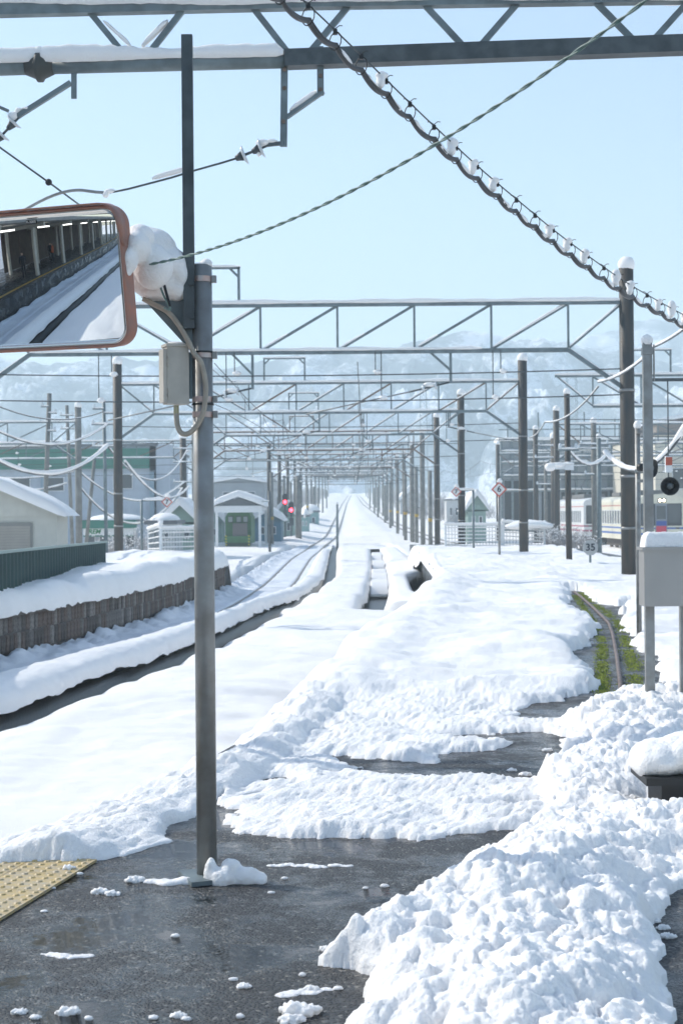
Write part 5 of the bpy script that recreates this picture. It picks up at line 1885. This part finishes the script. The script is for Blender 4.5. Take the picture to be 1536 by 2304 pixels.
# radio masts far behind
for lb, px, yt, d, w in (('far lattice radio mast right of the second right pole', 1287, 842, 420, 3.4), ('fainter lattice mast behind the gantries in the centre', 954, 880, 520, 2.8)):
    x, zt = X2(px, d), EYE.z + (1155 - yt) / FPX * d
    zb = 6.0
    rt = thing('radio_mast', (x, d, zb), lb, 'mast')
    for sx_ in (-1, 1):
        for sy_ in (-1, 1):
            MB().bar((x + sx_ * w / 2, d + sy_ * w / 2, zb), (x + sx_ * w * .36, d + sy_ * w * .36, zt), .16, .16).build('leg', STEELG, rt)
    nlev = 12
    for k in range(nlev):
        z0_, z1_ = zb + (zt - zb) * k / nlev, zb + (zt - zb) * (k + 1) / nlev
        MB().bar((x - w / 2, d - w / 2, z0_), (x + w / 2, d - w / 2, z1_), .1, .1).build('lacing', STEELG, rt)
        MB().bar((x + w / 2, d - w / 2, z0_), (x - w / 2, d - w / 2, z1_), .1, .1).build('lacing', STEELG, rt)


# ---- trains
def train(label, x0, y0, L, w, body, stripe1, stripe2, door, lamps=True, front_col=None):
    zb, zr_, zs = -.22, 2.62, 2.2
    root = thing('train', (x0 + w / 2, y0, -1.05), label, 'train')
    prof_ = [(0, zb), (0, zs)] + [(w / 2 - w / 2 * math.cos(R_(a)) , zs + (zr_ - zs) * math.sin(R_(a))) for a in (15, 30, 50, 70, 90, 110, 130, 150, 165)] + [(w, zs), (w, zb)]
    m = MB()
    n = len(prof_)
    vs = [(x0 + a, y, b) for y in (y0, y0 + L) for a, b in prof_]
    m.add(vs, [(i, i + 1, n + i + 1, n + i) for i in range(n - 1)] + [tuple(range(n - 1, -1, -1)), tuple(range(n, 2 * n)), (n - 1, 0, n, 2 * n - 1)])
    m.build('body', body, root)
    for z, h_, c_ in ((.18, .13, stripe1), (.52, .10, stripe2), (1.95, .05, mat('thin_red', (.45, .08, .07), .5))):
        MB().box((x0 - .006, y0 + L / 2, z), (.012, L - .05, h_)).build('stripe', c_, root)
    for z, h_, c_ in ((.18, .13, stripe1), (.52, .10, stripe2)):
        MB().box((x0 + w / 2, y0 - .006, z), (w - .02, .012, h_)).build('stripe', c_, root)
    k = 0
    y = y0 + 1.2
    while y < y0 + L - 1.2:
        fr = MB().box((x0 - .01, y + .35, 1.2), (.02, .72, .95)).build('window', WHITEP, root)
        MB().box((x0 - .022, y + .35, 1.2), (.012, .56, .85)).build('pane', GLASSD, fr)
        y += .95
        k += 1
    # cab front
    for s in (0, 1):
        wx = x0 + (.18 if s == 0 else w - 1.08)
        fr = MB().box((wx + .45, y0 - .01, 1.35), (.9, .02, 1.35)).build('windscreen', mat('black_trim', (.03, .03, .035), .4), root)
        MB().box((wx + .45, y0 - .024, 1.4), (.76, .012, 1.15)).build('pane', GLASSD, fr)
    dr = MB().box((x0 + w / 2, y0 - .015, .95), (.72, .03, 2.15)).build('cab_door', mat('door_grey', (.22, .24, .26), .5), root)
    MB().box((x0 + w / 2, y0 - .036, 1.48), (.56, .012, .8)).build('pane', GLASSD, dr)
    if door:
        MB().box((x0 + w / 2, y0 - .036, .82), (.62, .012, .28)).build('blue_panel', mat('door_blue', (.03, .07, .30), .5), dr)
        MB().box((x0 + w / 2, y0 - .036, .30), (.62, .012, .72)).build('red_panel', mat('door_red', (.55, .04, .08), .5), dr)
    if lamps:
        hs = MB().box((x0 + w / 2 + .05, y0 - .02, 2.22), (.5, .04, .22)).build('lamp_housing', mat('black_trim', (.03, .03, .035), .4), root)
        for s in (-1, 1):
            MB().tube([(x0 + w / 2 + .05 + s * .12, y0 - .05, 2.22), (x0 + w / 2 + .05 + s * .12, y0 - .03, 2.22)], .09, 14).build('headlight', mat('headlight', (1, .9, .6), .3, emit=((1.0, .82, .5), 5.0)), hs)
    for s in (.45, w - .45):
        MB().box((x0 + s, y0 - .02, .52), (.22, .03, .09)).build('tail_lamp', mat('black_trim', (.03, .03, .035), .4), root)
    und = MB().box((x0 + w / 2, y0 + L / 2, -.5), (w * .7, L - 1.5, .45)).build('underframe', mat('under_brown', (.07, .055, .045), .8), root)
    for yb_ in (y0 + 2, y0 + 4, y0 + L - 4, y0 + L - 2):
        for s in (.55, w - .55):
            MB().tube([(x0 + s - .05, yb_, -.66), (x0 + s + .05, yb_, -.66)], .4, 14).build('wheel', MATS['under_brown'], root)
    MB().box((x0 + w / 2, y0 + L * .4, zr_ + .12), (w * .55, L * .35, .3)).build('roof_unit', mat('roof_unit', (.16, .16, .155), .7), root)
    MB().box((x0 + w / 2, y0 + L * .8, zr_ + .1), (w * .5, L * .2, .25)).build('roof_unit', MATS['roof_unit'], root)
    sn = MB()
    sn.ridge((x0 + w / 2, y0 + .2, zr_ - .25), (x0 + w / 2, y0 + L - .2, zr_ - .25), w * .8, .3, 3, .8)
    # pantograph
    pg = MB()
    for s in (-1, 1):
        pg.bar((x0 + w / 2 + s * .5, y0 + L * .62, zr_ + .1), (x0 + w / 2 + s * .2, y0 + L * .62 + 1.0, zr_ + .9), .05, .05)
        pg.bar((x0 + w / 2 + s * .2, y0 + L * .62 + 1.0, zr_ + .9), (x0 + w / 2 + s * .4, y0 + L * .62, zr_ + 1.5), .05, .05)
    pg.bar((x0 + w / 2 - .9, y0 + L * .62, zr_ + 1.5), (x0 + w / 2 + .9, y0 + L * .62, zr_ + 1.5), .08, .06)
    pg.build('pantograph', STEELD, root)
    return root


CREAM = mat('train_cream', (.70, .66, .52), .4, var=.04, scale=2)
TWHITE = mat('train_white', (.70, .70, .68), .4, var=.04, scale=2)
STB = mat('stripe_blue', (.07, .14, .38), .45)
STR = mat('stripe_crimson', (.36, .05, .10), .45)
train('cream train with blue stripes and lit headlights behind the right posts', X2(1433, 92), 92, 14.0, 2.87, CREAM, STB, STB, True)
train('white train with crimson stripes standing behind the cream train', X2(1312, 110), 110, 17.0, 2.87, TWHITE, STR, STR, False, False)

# ---- the green engine in its snow-topped shelter
d = 117
LOCO = mat('engine_green', (.045, .17, .06), .5, var=.15, scale=2)
x0, x1, zt, zb = bx_px(507, 565, 1142, 1236, d)
lo = thing('green_engine', ((x0 + x1) / 2, d, -1), 'small dark green railway engine parked under the shelter', 'locomotive')
w = x1 - x0
MB().add([(x0 + a * w, y, z) for y in (d, d + 5) for a, z in ((0, zb + .5), (0, zt - .7), (.12, zt - .25), (.5, zt), (.88, zt - .25), (1, zt - .7), (1, zb + .5))], [tuple(range(6, -1, -1)), tuple(range(7, 14))] + [(i, (i + 1) % 7, 7 + (i + 1) % 7, 7 + i) for i in range(7)]).build('cab', LOCO, lo)
for s in (.1, .42, .68):
    fr = MB().box((x0 + w * (s + .1), d - .02, zt - .85), (w * .2, .04, .5)).build('window', MATS['black_trim'], lo)
    MB().box((x0 + w * (s + .1), d - .045, zt - .85), (w * .16, .02, .4)).build('pane', mat('pale_glass', (.35, .42, .42), .15), fr)
MB().box((x0 + w * .58, d - .35, zt - 1.75), (w * .55, .7, 1.2)).build('hood', mat('engine_grey', (.16, .15, .15), .6), lo)
MB().box((x0 + w * .5, d - .5, zb + .85), (w * 1.0, 1.0, .5)).build('buffer_beam', LOCO, lo)
for s in (.06, .94):
    for k in range(4):
        MB().box((x0 + w * s, d - 1.01, zb + .45 + k * .22), (.14, .02, .1), Matrix.Rotation(.6, 3, 'Y')).build('hazard_stripe', mat('hazard_yellow', (.6, .5, .05), .5), lo)
MB().box((x0 + w * .5, d - .2, zb + .25), (w * .92, 1.4, .7)).build('undercarriage', mat('engine_dark', (.03, .06, .04), .7), lo)
d = 113
x0, x1, zt, zb = bx_px(484, 588, 1140, 1236, d)
st = thing('engine_shelter', ((x0 + x1) / 2, d, -1), 'white framed open shelter with a peaked snow roof', 'shelter')
for x in (x0 + .12, x1 - .12):
    for y in (d, d + 9):
        MB().bar((x, y, -1.2), (x, y, zt), .2, .2).build('post', WHITEP, st)
MB().box(((x0 + x1) / 2, d - .02, zt - .12), (x1 - x0 + .1, .14, .5)).build('front_beam', WHITEP, st)
for x in (x0 + .12, x1 - .12):
    MB().bar((x, d + .2, zt - .05), (x, d + 9, zt - .05), .2, .3).build('side_beam', WHITEP, st)
cxm = (x0 + x1) / 2
MB().add([(x0, d, zt + .1), (cxm, d, zt + .75), (x1, d, zt + .1), (x0, d + 9, zt + .1), (cxm, d + 9, zt + .75), (x1, d + 9, zt + .1)], [(0, 2, 1), (0, 1, 4, 3), (1, 2, 5, 4)]).build('roof', mat('roof_grey', (.13, .14, .15), .7), st)
vs, fs = [], []
xs_ = np.linspace(x0 - .25, x1 + .25, 19)
for j, yv in enumerate((d - .3, d - .28, d - .1, d + 9)):
    for xv in xs_:
        t = abs(xv - cxm) / (x1 - cxm + .25)
        bs = zt + .8 - .72 * t
        hh = .52 * math.sqrt(max(0, 1 - t ** 7))
        vs.append((xv, yv, bs + (0.02 if j == 0 else hh * (0.8 if j == 1 else 1))))
for j in range(3):
    for i in range(18):
        fs.append((j * 19 + i, j * 19 + i + 1, (j + 1) * 19 + i + 1, (j + 1) * 19 + i))
MB().add(vs, fs).build('snow_cap', SNOW, st, True)

# ---- red signals
d = 138
for lb, px, py in (('upper left railway signal showing red', 641, 1124), ('lower right railway signal showing red', 655, 1142)):
    c_ = at(px, py, d)
    sg = thing('railway_signal', (c_.x, c_.y, -1), lb, 'signal')
    hd = MB()
    out = [(math.cos(a) * .26, math.sin(a) * .26 + (.28 if math.sin(a) > 0 else -.28)) for a in np.linspace(0, 2 * math.pi, 20, endpoint=False)]
    hd.add([(c_.x + a, c_.y, c_.z + b) for a, b in out] + [(c_.x + a, c_.y + .15, c_.z + b) for a, b in out], [tuple(range(19, -1, -1)), tuple(range(20, 40))] + [(k, (k + 1) % 20, 20 + (k + 1) % 20, 20 + k) for k in range(20)])
    hd.build('head', BLACK, sg)
    MB().tube([(c_.x, c_.y - .06, c_.z - .22), (c_.x, c_.y - .02, c_.z - .22)], .17, 16).build('lens', mat('red_lamp', (1, .05, .08), .3, emit=((1, .035, .06), 7.0)), sg)
    MB().bar((c_.x, c_.y + .2, -1.4), (c_.x, c_.y + .2, c_.z + .3), .11, .11).build('post', STEELD, sg)
    MB().box((c_.x + .03, c_.y, c_.z - 1.3), (.4, .2, .7)).build('relay_box', STEELD, sg)

# frosted shrubs by the train
TWIG = mat('frosted_twigs', (.42, .40, .39), .9, var=.2, scale=4)
for i, (px, py, d, hgt, lb) in enumerate(((1268, 1238, 70, 1.3, 'frosted leafless shrub left of the white train'), (1300, 1240, 72, 1.1, 'frosted leafless shrub beside the 35 sign'), (1235, 1236, 74, 1.2, 'frosted leafless shrub right of the lattice fence'), (325, 1245, 75, 1.3, 'frosted bush behind the left fence'), (252, 1250, 68, .9, 'frosted bush at the foot of the left dark pole'))):
    rng = random.Random(i)
    b = at(px, py, d)
    rt = thing('frosted_shrub', b, lb, 'shrub')
    m, s = MB(), MB()
    for k in range(60):
        an, el = rng.uniform(0, 6.28), rng.uniform(.5, 1.45)
        dv_ = Vector((math.cos(an) * math.cos(el), math.sin(an) * math.cos(el), math.sin(el)))
        p0_ = b + Vector((rng.gauss(0, .35), rng.gauss(0, .3), 0))
        L = hgt * rng.uniform(.5, 1)
        p1_ = p0_ + dv_ * L
        m.tube([p0_, p0_.lerp(p1_, .5) + Vector((0, 0, .05)), p1_], [.016, .012, .006], 4)
        for j in range(3):
            q = p0_.lerp(p1_, rng.uniform(.4, 1))
            e_ = q + Vector((rng.uniform(-.3, .3), rng.uniform(-.2, .2), rng.uniform(.05, .3)))
            m.tube([q, e_], [.009, .004], 4)
            s.ball(e_, .03, 5, .2, k)
    m.build('twigs', TWIG, rt)
    s.build('snow_cap', SNOW, rt)
# ================================================================== PART 7: loose snow, and the station behind seen in the mirror
rng = random.Random(21)
CH = [(225, 2010, .045, 'flat-topped snow chunk on wet asphalt between the yellow tiles and the pole'), (252, 2014, .038, 'rounded snow chunk just right of the flat-topped one'), (302, 1984, .05, 'loose snow clump left of the pole foot'), (865, 1996, .026, 'single snow crumb on bare asphalt left of the heap'), (822, 2000, .015, None), (548, 2222, .03, None), (525, 2206, .016, None), (670, 2282, .075, 'large snow lump at the lower edge left of the heap'), (655, 2300, .05, None), (150, 2282, .045, 'oblong snow lump near the lower left corner'), (42, 2280, .03, None), (80, 2292, .022, None), (200, 2295, .02, None), (345, 2292, .022, None), (400, 2288, .03, None), (420, 2295, .018, None), (540, 2290, .02, None), (640, 2305, .02, None), (395, 2108, .022, None), (730, 2138, .028, None), (680, 2196, .02, None), (700, 2228, .03, None), (760, 2226, .02, None), (155, 1962, .035, 'white snow lump lying on the yellow tiles'), (60, 1988, .014, None), (120, 2000, .014, None), (30, 2004, .018, None), (100, 2052, .016, None), (20, 2040, .014, None), (180, 1968, .016, None), (1190, 1790, .05, None), (1225, 1750, .05, None), (1180, 1745, .045, None), (1250, 1712, .05, None), (1150, 1735, .035, None), (1230, 1690, .04, None), (1490, 2090, .03, None), (1500, 2110, .035, None), (1475, 2075, .025, None), (1020, 1850, .02, None), (1150, 1848, .025, None), (640, 1978, .018, None), (610, 2010, .016, None)]
for i, (px, py, r, lb) in enumerate(CH):
    p = ground(px, py, 0)
    r *= .72
    p.z = .014 if lb and 'tiles' in lb and 'lying' in lb else 0.0
    if r > .02:
        o = blob('snow_chunk', [(p + Vector((0, 0, r * .2)), (r * 1.1, r * .8, r * .5)), (p + Vector((r * .7, r * .1, r * .15)), (r * .7, r * .6, r * .42)), (p + Vector((-r * .6, r * .2, r * .1)), (r * .6, r * .5, r * .3))], None, r * .13, r * .9, r * .45)
    m = MB()
    rx, ry, rz = r * rng.uniform(.9, 1.5), r * rng.uniform(.7, 1.1), r * rng.uniform(.4, .65)
    m.ball(p + Vector((0, 0, rz * .55)), (rx, ry, rz), 12, .13, i)
    if r > .028:
        m.ball(p + Vector((rx * .8, ry * .2, rz * .35)), (rx * .6, ry * .7, rz * .6), 10, .15, i + 50)
    if r <= .02:
        o = m.build('snow_chunk', SNOW, None, True)
    zone = 'on the yellow tactile tiles' if px < 200 and py < 2060 else ('on bare asphalt by the left foot of the snow heap' if 640 < px < 1000 and py > 1950 and py < 2260 else ('along the lower edge of the picture' if py > 2200 else ('at the right edge beside the snow heap' if px > 1400 else ('between the snow patches and the heap' if px > 1000 else 'on bare asphalt near the pole'))))
    tag(o, lb or 'small loose crumb of snow ' + zone, 'snow chunk', None if lb else 'loose snow crumbs ' + zone)
# thin slush strips left on the asphalt
for i, (pts, lb) in enumerate((([(615, 1950), (650, 1946), (690, 1950), (730, 1952), (780, 1948)], 'thin ragged strip of snow on asphalt right of the pole'), ([(640, 2238), (690, 2232), (740, 2226)], 'thin slush smear left of the heap'), ([(110, 2150), (150, 2154), (190, 2152)], 'faint slush smear on the wet asphalt at left'))):
    rg = random.Random(i)
    W_ = [ground(a, b, 0) for a, b in pts]
    bl_ = []
    for k in range(9):
        t = k / 8 * (len(W_) - 1)
        j = min(int(t), len(W_) - 2)
        p = W_[j].lerp(W_[j + 1], t - j)
        bl_.append((p + Vector((0, rg.uniform(-.01, .02), 0)), (rg.uniform(.015, .04), rg.uniform(.012, .035), rg.uniform(.004, .010))))
    o = blob('snow_streak', bl_, None, .005, .012, .02)
    tag(o, lb, 'snow')

# snow along our own platform edge behind the camera
rows = np.linspace(-50, 4.4, 120)
tt = np.linspace(0, 1, 40)
yy = rows[:, None] * np.ones((1, 40))
xx = (x_edge(rows) - .1)[:, None] + 1.3 * tt[None, :]
Z = .14 * np.sqrt(np.clip(1 - (2 * tt[None, :] - 1) ** 4, 0, 1)) * (1 + .6 * fbm(xx * 1.4, yy * 1.4, 901, 3)) - .03
o = grid_mesh('platform_edge_snow', xx, yy, Z, SNOW)
tag(o, 'strip of snow along the platform edge behind the viewer', 'snow', kind='stuff')

# opposite platform behind the camera: canopy, columns, line, wall, people
CREAMP = mat('column_cream', (.50, .47, .40), .6, var=.08, scale=3)
CEIL = mat('canopy_soffit', (.30, .29, .27), .7, var=.1, scale=1)
can = thing('platform_canopy', (float(x_wall(-5)) - 3, -5, 0), 'long canopy over the opposite platform, seen in the mirror', 'canopy')
ys = list(np.linspace(12, -55, 24))
vs, fs = [], []
for y in ys:
    xw_ = float(x_wall(y))
    vs += [(xw_ + .1, y, 3.35), (xw_ - 7.5, y, 3.2), (xw_ - 7.5, y, 3.5), (xw_ + .1, y, 3.6)]
for i in range(len(ys) - 1):
    for k in range(4):
        fs.append((i * 4 + k, i * 4 + (k + 1) % 4, i * 4 + 4 + (k + 1) % 4, i * 4 + 4 + k))
fs += [(0, 1, 2, 3), tuple(4 * (len(ys) - 1) + k for k in (3, 2, 1, 0))]
MB().add(vs, fs).build('roof', CEIL, can)
y = 9.0
while y > -52:
    xw_ = float(x_wall(y))
    MB().box((xw_ - 1.5, y, 1.65), (.24, .24, 3.4)).build('column', CREAMP, can)
    MB().box((xw_ - 5.2, y, 1.65), (.24, .24, 3.4)).build('column', CREAMP, can)
    MB().bar((xw_ - .2, y, 3.2), (xw_ - 7, y, 3.1), .15, .25).build('beam', CREAMP, can)
    lt_ = MB().box((xw_ - 2.6, y - 2.2, 3.05), (.12, 1.3, .08)).build('tube_lamp', mat('tube_lamp', (1, 1, 1), .4, emit=((1, .97, .9), 2.5)), can)
    y -= 5.2
YL = mat('yellow_line', (.50, .31, .06), .6, var=.1, scale=4)
rows = np.linspace(14, -55, 60)
strip('yellow_line', rows, lambda y: [x_wall(y) - 1.05, x_wall(y) - .72], [-.01, -.01], YL)
WP = mat('wall_panel', (.62, .58, .48), .7, var=.05, scale=1)
wl = thing('panel_wall', (float(x_wall(2)) - 7.6, 2, 0), 'cream panel wall at the back of the opposite platform', 'wall')
for k in range(9):
    y0_, y1_ = 13 - k * 1.5, 13 - (k + 1) * 1.5
    a_, b_ = Vector((float(x_wall(y0_)) - 7.6, y0_, 1.2)), Vector((float(x_wall(y1_)) - 7.6, y1_, 1.2))
    MB().bar(a_, b_.lerp(a_, .02), .08, 2.4).build('panel', WP, wl)
bk = thing('snow_slope', (-40, -10, -1), 'sunlit snow slope behind the opposite platform', 'snow slope')
yy = np.linspace(14, -60, 40)[:, None] * np.ones((1, 12))
k = np.linspace(0, 1, 12)[None, :]
xx = x_wall(yy) - 10 - 14 * k
grid_mesh('slope_surface', xx, yy, -.5 + 6.0 * k + .3 * fbm(xx * .5, yy * .5, 951, 3), SNOW, bk)
be = thing('platform_bench', (float(x_wall(-1)) - 4.4, -1, 0), 'dark bench on the opposite platform', 'bench')
bxx = float(x_wall(-1)) - 4.4
MB().box((bxx, -1, .43), (.45, 2.2, .06)).build('seat', STEELD, be)
MB().box((bxx - .24, -1, .72), (.05, 2.2, .45)).build('backrest', STEELD, be)
for s in (-.95, .95):
    MB().box((bxx, -1 + s, .2), (.4, .06, .42)).build('leg', STEELD, be)


def person(label, loc, rz, coat, legs, sit=False, bag=None):
    """one continuous body grown from a jointed skeleton"""
    if sit:
        J = {'pel': (0, 0, .52), 'ch': (0, -.03, .88), 'ne': (0, 0, 1.06), 'he': (0, .04, 1.2), 'ht': (0, .03, 1.3)}
        lg_ = lambda s: [(s * .1, 0, .52), (s * .11, .42, .50), (s * .11, .44, .08), (s * .11, .58, .03)]
        am = lambda s: [(s * .2, -.02, .98), (s * .25, .08, .74), (s * .12, .28, .66)]
    else:
        J = {'pel': (0, 0, .92), 'ch': (0, 0, 1.28), 'ne': (0, .01, 1.45), 'he': (0, .03, 1.58), 'ht': (0, .02, 1.68)}
        lg_ = lambda s: [(s * .09, 0, .88), (s * .1, .02, .48), (s * .1, -.01, .07), (s * .11, .13, .03)]
        am = lambda s: [(s * .2, 0, 1.38), (s * .26, .0, 1.1), (s * .2, .14, .92)]
    V, E, Rr, mi = [], [], [], []

    def v(p, r, m_):
        V.append(p)
        Rr.append(r)
        mi.append(m_)
        return len(V) - 1
    a0 = v(J['pel'], .155, 0)
    c_ = v(J['ch'], .17, 0)
    n_i = v(J['ne'], .055, 1)
    h_i = v(J['he'], .095, 1)
    t_i = v(J['ht'], .075, 1)
    E += [(a0, c_), (c_, n_i), (n_i, h_i), (h_i, t_i)]
    for s in (-1, 1):
        L = lg_(s)
        ids = [v(p, r, 0) for p, r in zip(L[1:], (.07, .05, .04))]
        h0 = v(L[0], .09, 0)
        E += [(a0, h0), (h0, ids[0]), (ids[0], ids[1]), (ids[1], ids[2])]
        A_ = am(s)
        ids = [v(p, r, 0) for p, r in zip(A_, (.075, .055, .04))]
        E += [(c_, ids[0]), (ids[0], ids[1]), (ids[1], ids[2])]
    me = bpy.data.meshes.new('person')
    me.from_pydata(V, E, [])
    o = bpy.data.objects.new('person', me)
    COL.objects.link(o)
    o.location = loc
    o.rotation_euler = (0, 0, rz)
    sk = o.modifiers.new('skin', 'SKIN')
    for k, r in enumerate(Rr):
        me.skin_vertices[0].data[k].radius = (r, r * .85)
    me.skin_vertices[0].data[0].use_root = True
    o.modifiers.new('smooth', 'SUBSURF').levels = 1
    pm = bpy.data.materials.new('clothes')
    pm.use_nodes = True
    t_ = pm.node_tree
    b_ = t_.nodes['Principled BSDF']
    b_.inputs['Roughness'].default_value = .85
    tc = t_.nodes.new('ShaderNodeTexCoord')
    sx_ = t_.nodes.new('ShaderNodeSeparateXYZ')
    t_.links.new(tc.outputs['Object'], sx_.inputs[0])
    rp = t_.nodes.new('ShaderNodeValToRGB')
    rp.color_ramp.interpolation = 'CONSTANT'
    top_ = 1.75
    z_leg, z_neck, z_hair = (.5, 1.08, 1.24) if sit else (.86, 1.47, 1.63)
    e = rp.color_ramp.elements
    e[0].position, e[0].color = 0, (*legs, 1)
    e[1].position, e[1].color = z_leg / top_, (*coat, 1)
    k1 = e.new(z_neck / top_)
    k1.color = (.45, .30, .23, 1)
    k2 = e.new(z_hair / top_)
    k2.color = (.02, .017, .015, 1)
    mm = t_.nodes.new('ShaderNodeMath')
    mm.operation = 'DIVIDE'
    mm.inputs[1].default_value = top_
    t_.links.new(sx_.outputs['Z'], mm.inputs[0])
    t_.links.new(mm.outputs[0], rp.inputs[0])
    t_.links.new(rp.outputs[0], b_.inputs['Base Color'])
    me.materials.append(pm)
    tag(o, label, 'person')
    return o


def carried_bag(label, loc, size, col):
    rt = thing('bag', loc, label, 'bag')
    p = Vector(loc)
    MB().ball(p + Vector((0, 0, size * .5)), (size * .5, size * .35, size * .55), 12, .04, 3).build('body', mat('bag_%d' % int(col[0] * 1000), col, .7), rt, True)
    MB().tube([p + Vector((-size * .2, 0, size * .95)), p + Vector((0, 0, size * 1.35)), p + Vector((size * .2, 0, size * .95))], size * .03, 6).build('handle', BLACK, rt, True)


fy = lambda y, off: (float(x_wall(y)) - off, y, -.02)
person('person in a dark coat standing by a platform column', fy(-5.4, 2.1), 2.2, (.02, .022, .03), (.015, .015, .02))
person('person in an orange safety vest standing on the platform', fy(-12, 3.0), 1.0, (.45, .12, .05), (.02, .02, .025))
person('person in a black jacket standing beside the orange vest', fy(-12.6, 3.7), 2.6, (.02, .02, .025), (.02, .02, .02))
person('seated person in a black coat on the platform bench', (bxx + .02, -.5, -.02), -1.57, (.02, .02, .022), (.03, .03, .04), True)
person('seated person in a dark brown jacket on the platform bench', (bxx + .02, -1.4, -.02), -1.57, (.06, .045, .035), (.02, .02, .03), True)
carried_bag('white shopping bag in front of the bench', (bxx + .75, -.6, -.02), .42, (.7, .7, .68))
carried_bag('red bag in front of the bench', (bxx + .75, -1.2, -.02), .38, (.35, .03, .05))

# frosted thickets lining the far tracks: a mass nobody could count
def thicket(label, spots, seed, hmin, hmax_):
    rg = random.Random(seed)
    m = MB()
    for (x, y) in spots:
        z = -1 + gz(y)
        hh = rg.uniform(hmin, hmax_)
        for k in range(26):
            an, el = rg.uniform(0, 6.28), rg.uniform(.55, 1.5)
            b_ = Vector((x + rg.gauss(0, .5), y + rg.gauss(0, .5), z + hh * rg.uniform(0, .35)))
            e_ = b_ + Vector((math.cos(an) * math.cos(el), math.sin(an) * math.cos(el), math.sin(el))) * hh * rg.uniform(.35, .7)
            m.tube([b_, e_], [.05, .02], 3, False)
    return tag(m.build('frosted_thicket', TWIG), label, 'thicket', kind='stuff')


rg = random.Random(5)
thicket('frosted thicket left of the far tracks', [(rg.uniform(-15, -7.5) + 0.004 * y, y) for y in [rg.uniform(170, 560) for _ in range(150)]], 1, 2, 5)
thicket('frosted thicket right of the far tracks', [(rg.uniform(9.5, 22) + 0.004 * y, y) for y in [rg.uniform(190, 560) for _ in range(170)]], 2, 2, 5)

bw_ = thing('station_wall', (float(x_wall(-20)) - 6.6, -20, 0), 'dark brown wall at the back of the opposite platform, seen in the mirror', 'wall')
yv = -7.0
while yv > -54:
    a_, b_ = Vector((float(x_wall(yv)) - 6.6, yv, 1.6)), Vector((float(x_wall(yv - 2.9)) - 6.6, yv - 2.9, 1.6))
    MB().bar(a_, b_, .1, 3.2).build('wall_panel', mat('brown_station_wall', (.10, .075, .06), .8, var=.15, scale=2), bw_)
    yv -= 3.0

rp_ = MB()
xg_ = float(x_gap2(66))
rp_.box((xg_ + .02, 66, -1.06), (.56, 7, .1))
tag(rp_.build('rusty_cover', mat('rust_orange', (.50, .21, .12), .8, var=.2, scale=4)), 'rusty orange cover lying in the slot between the snow rolls', 'cover plate')
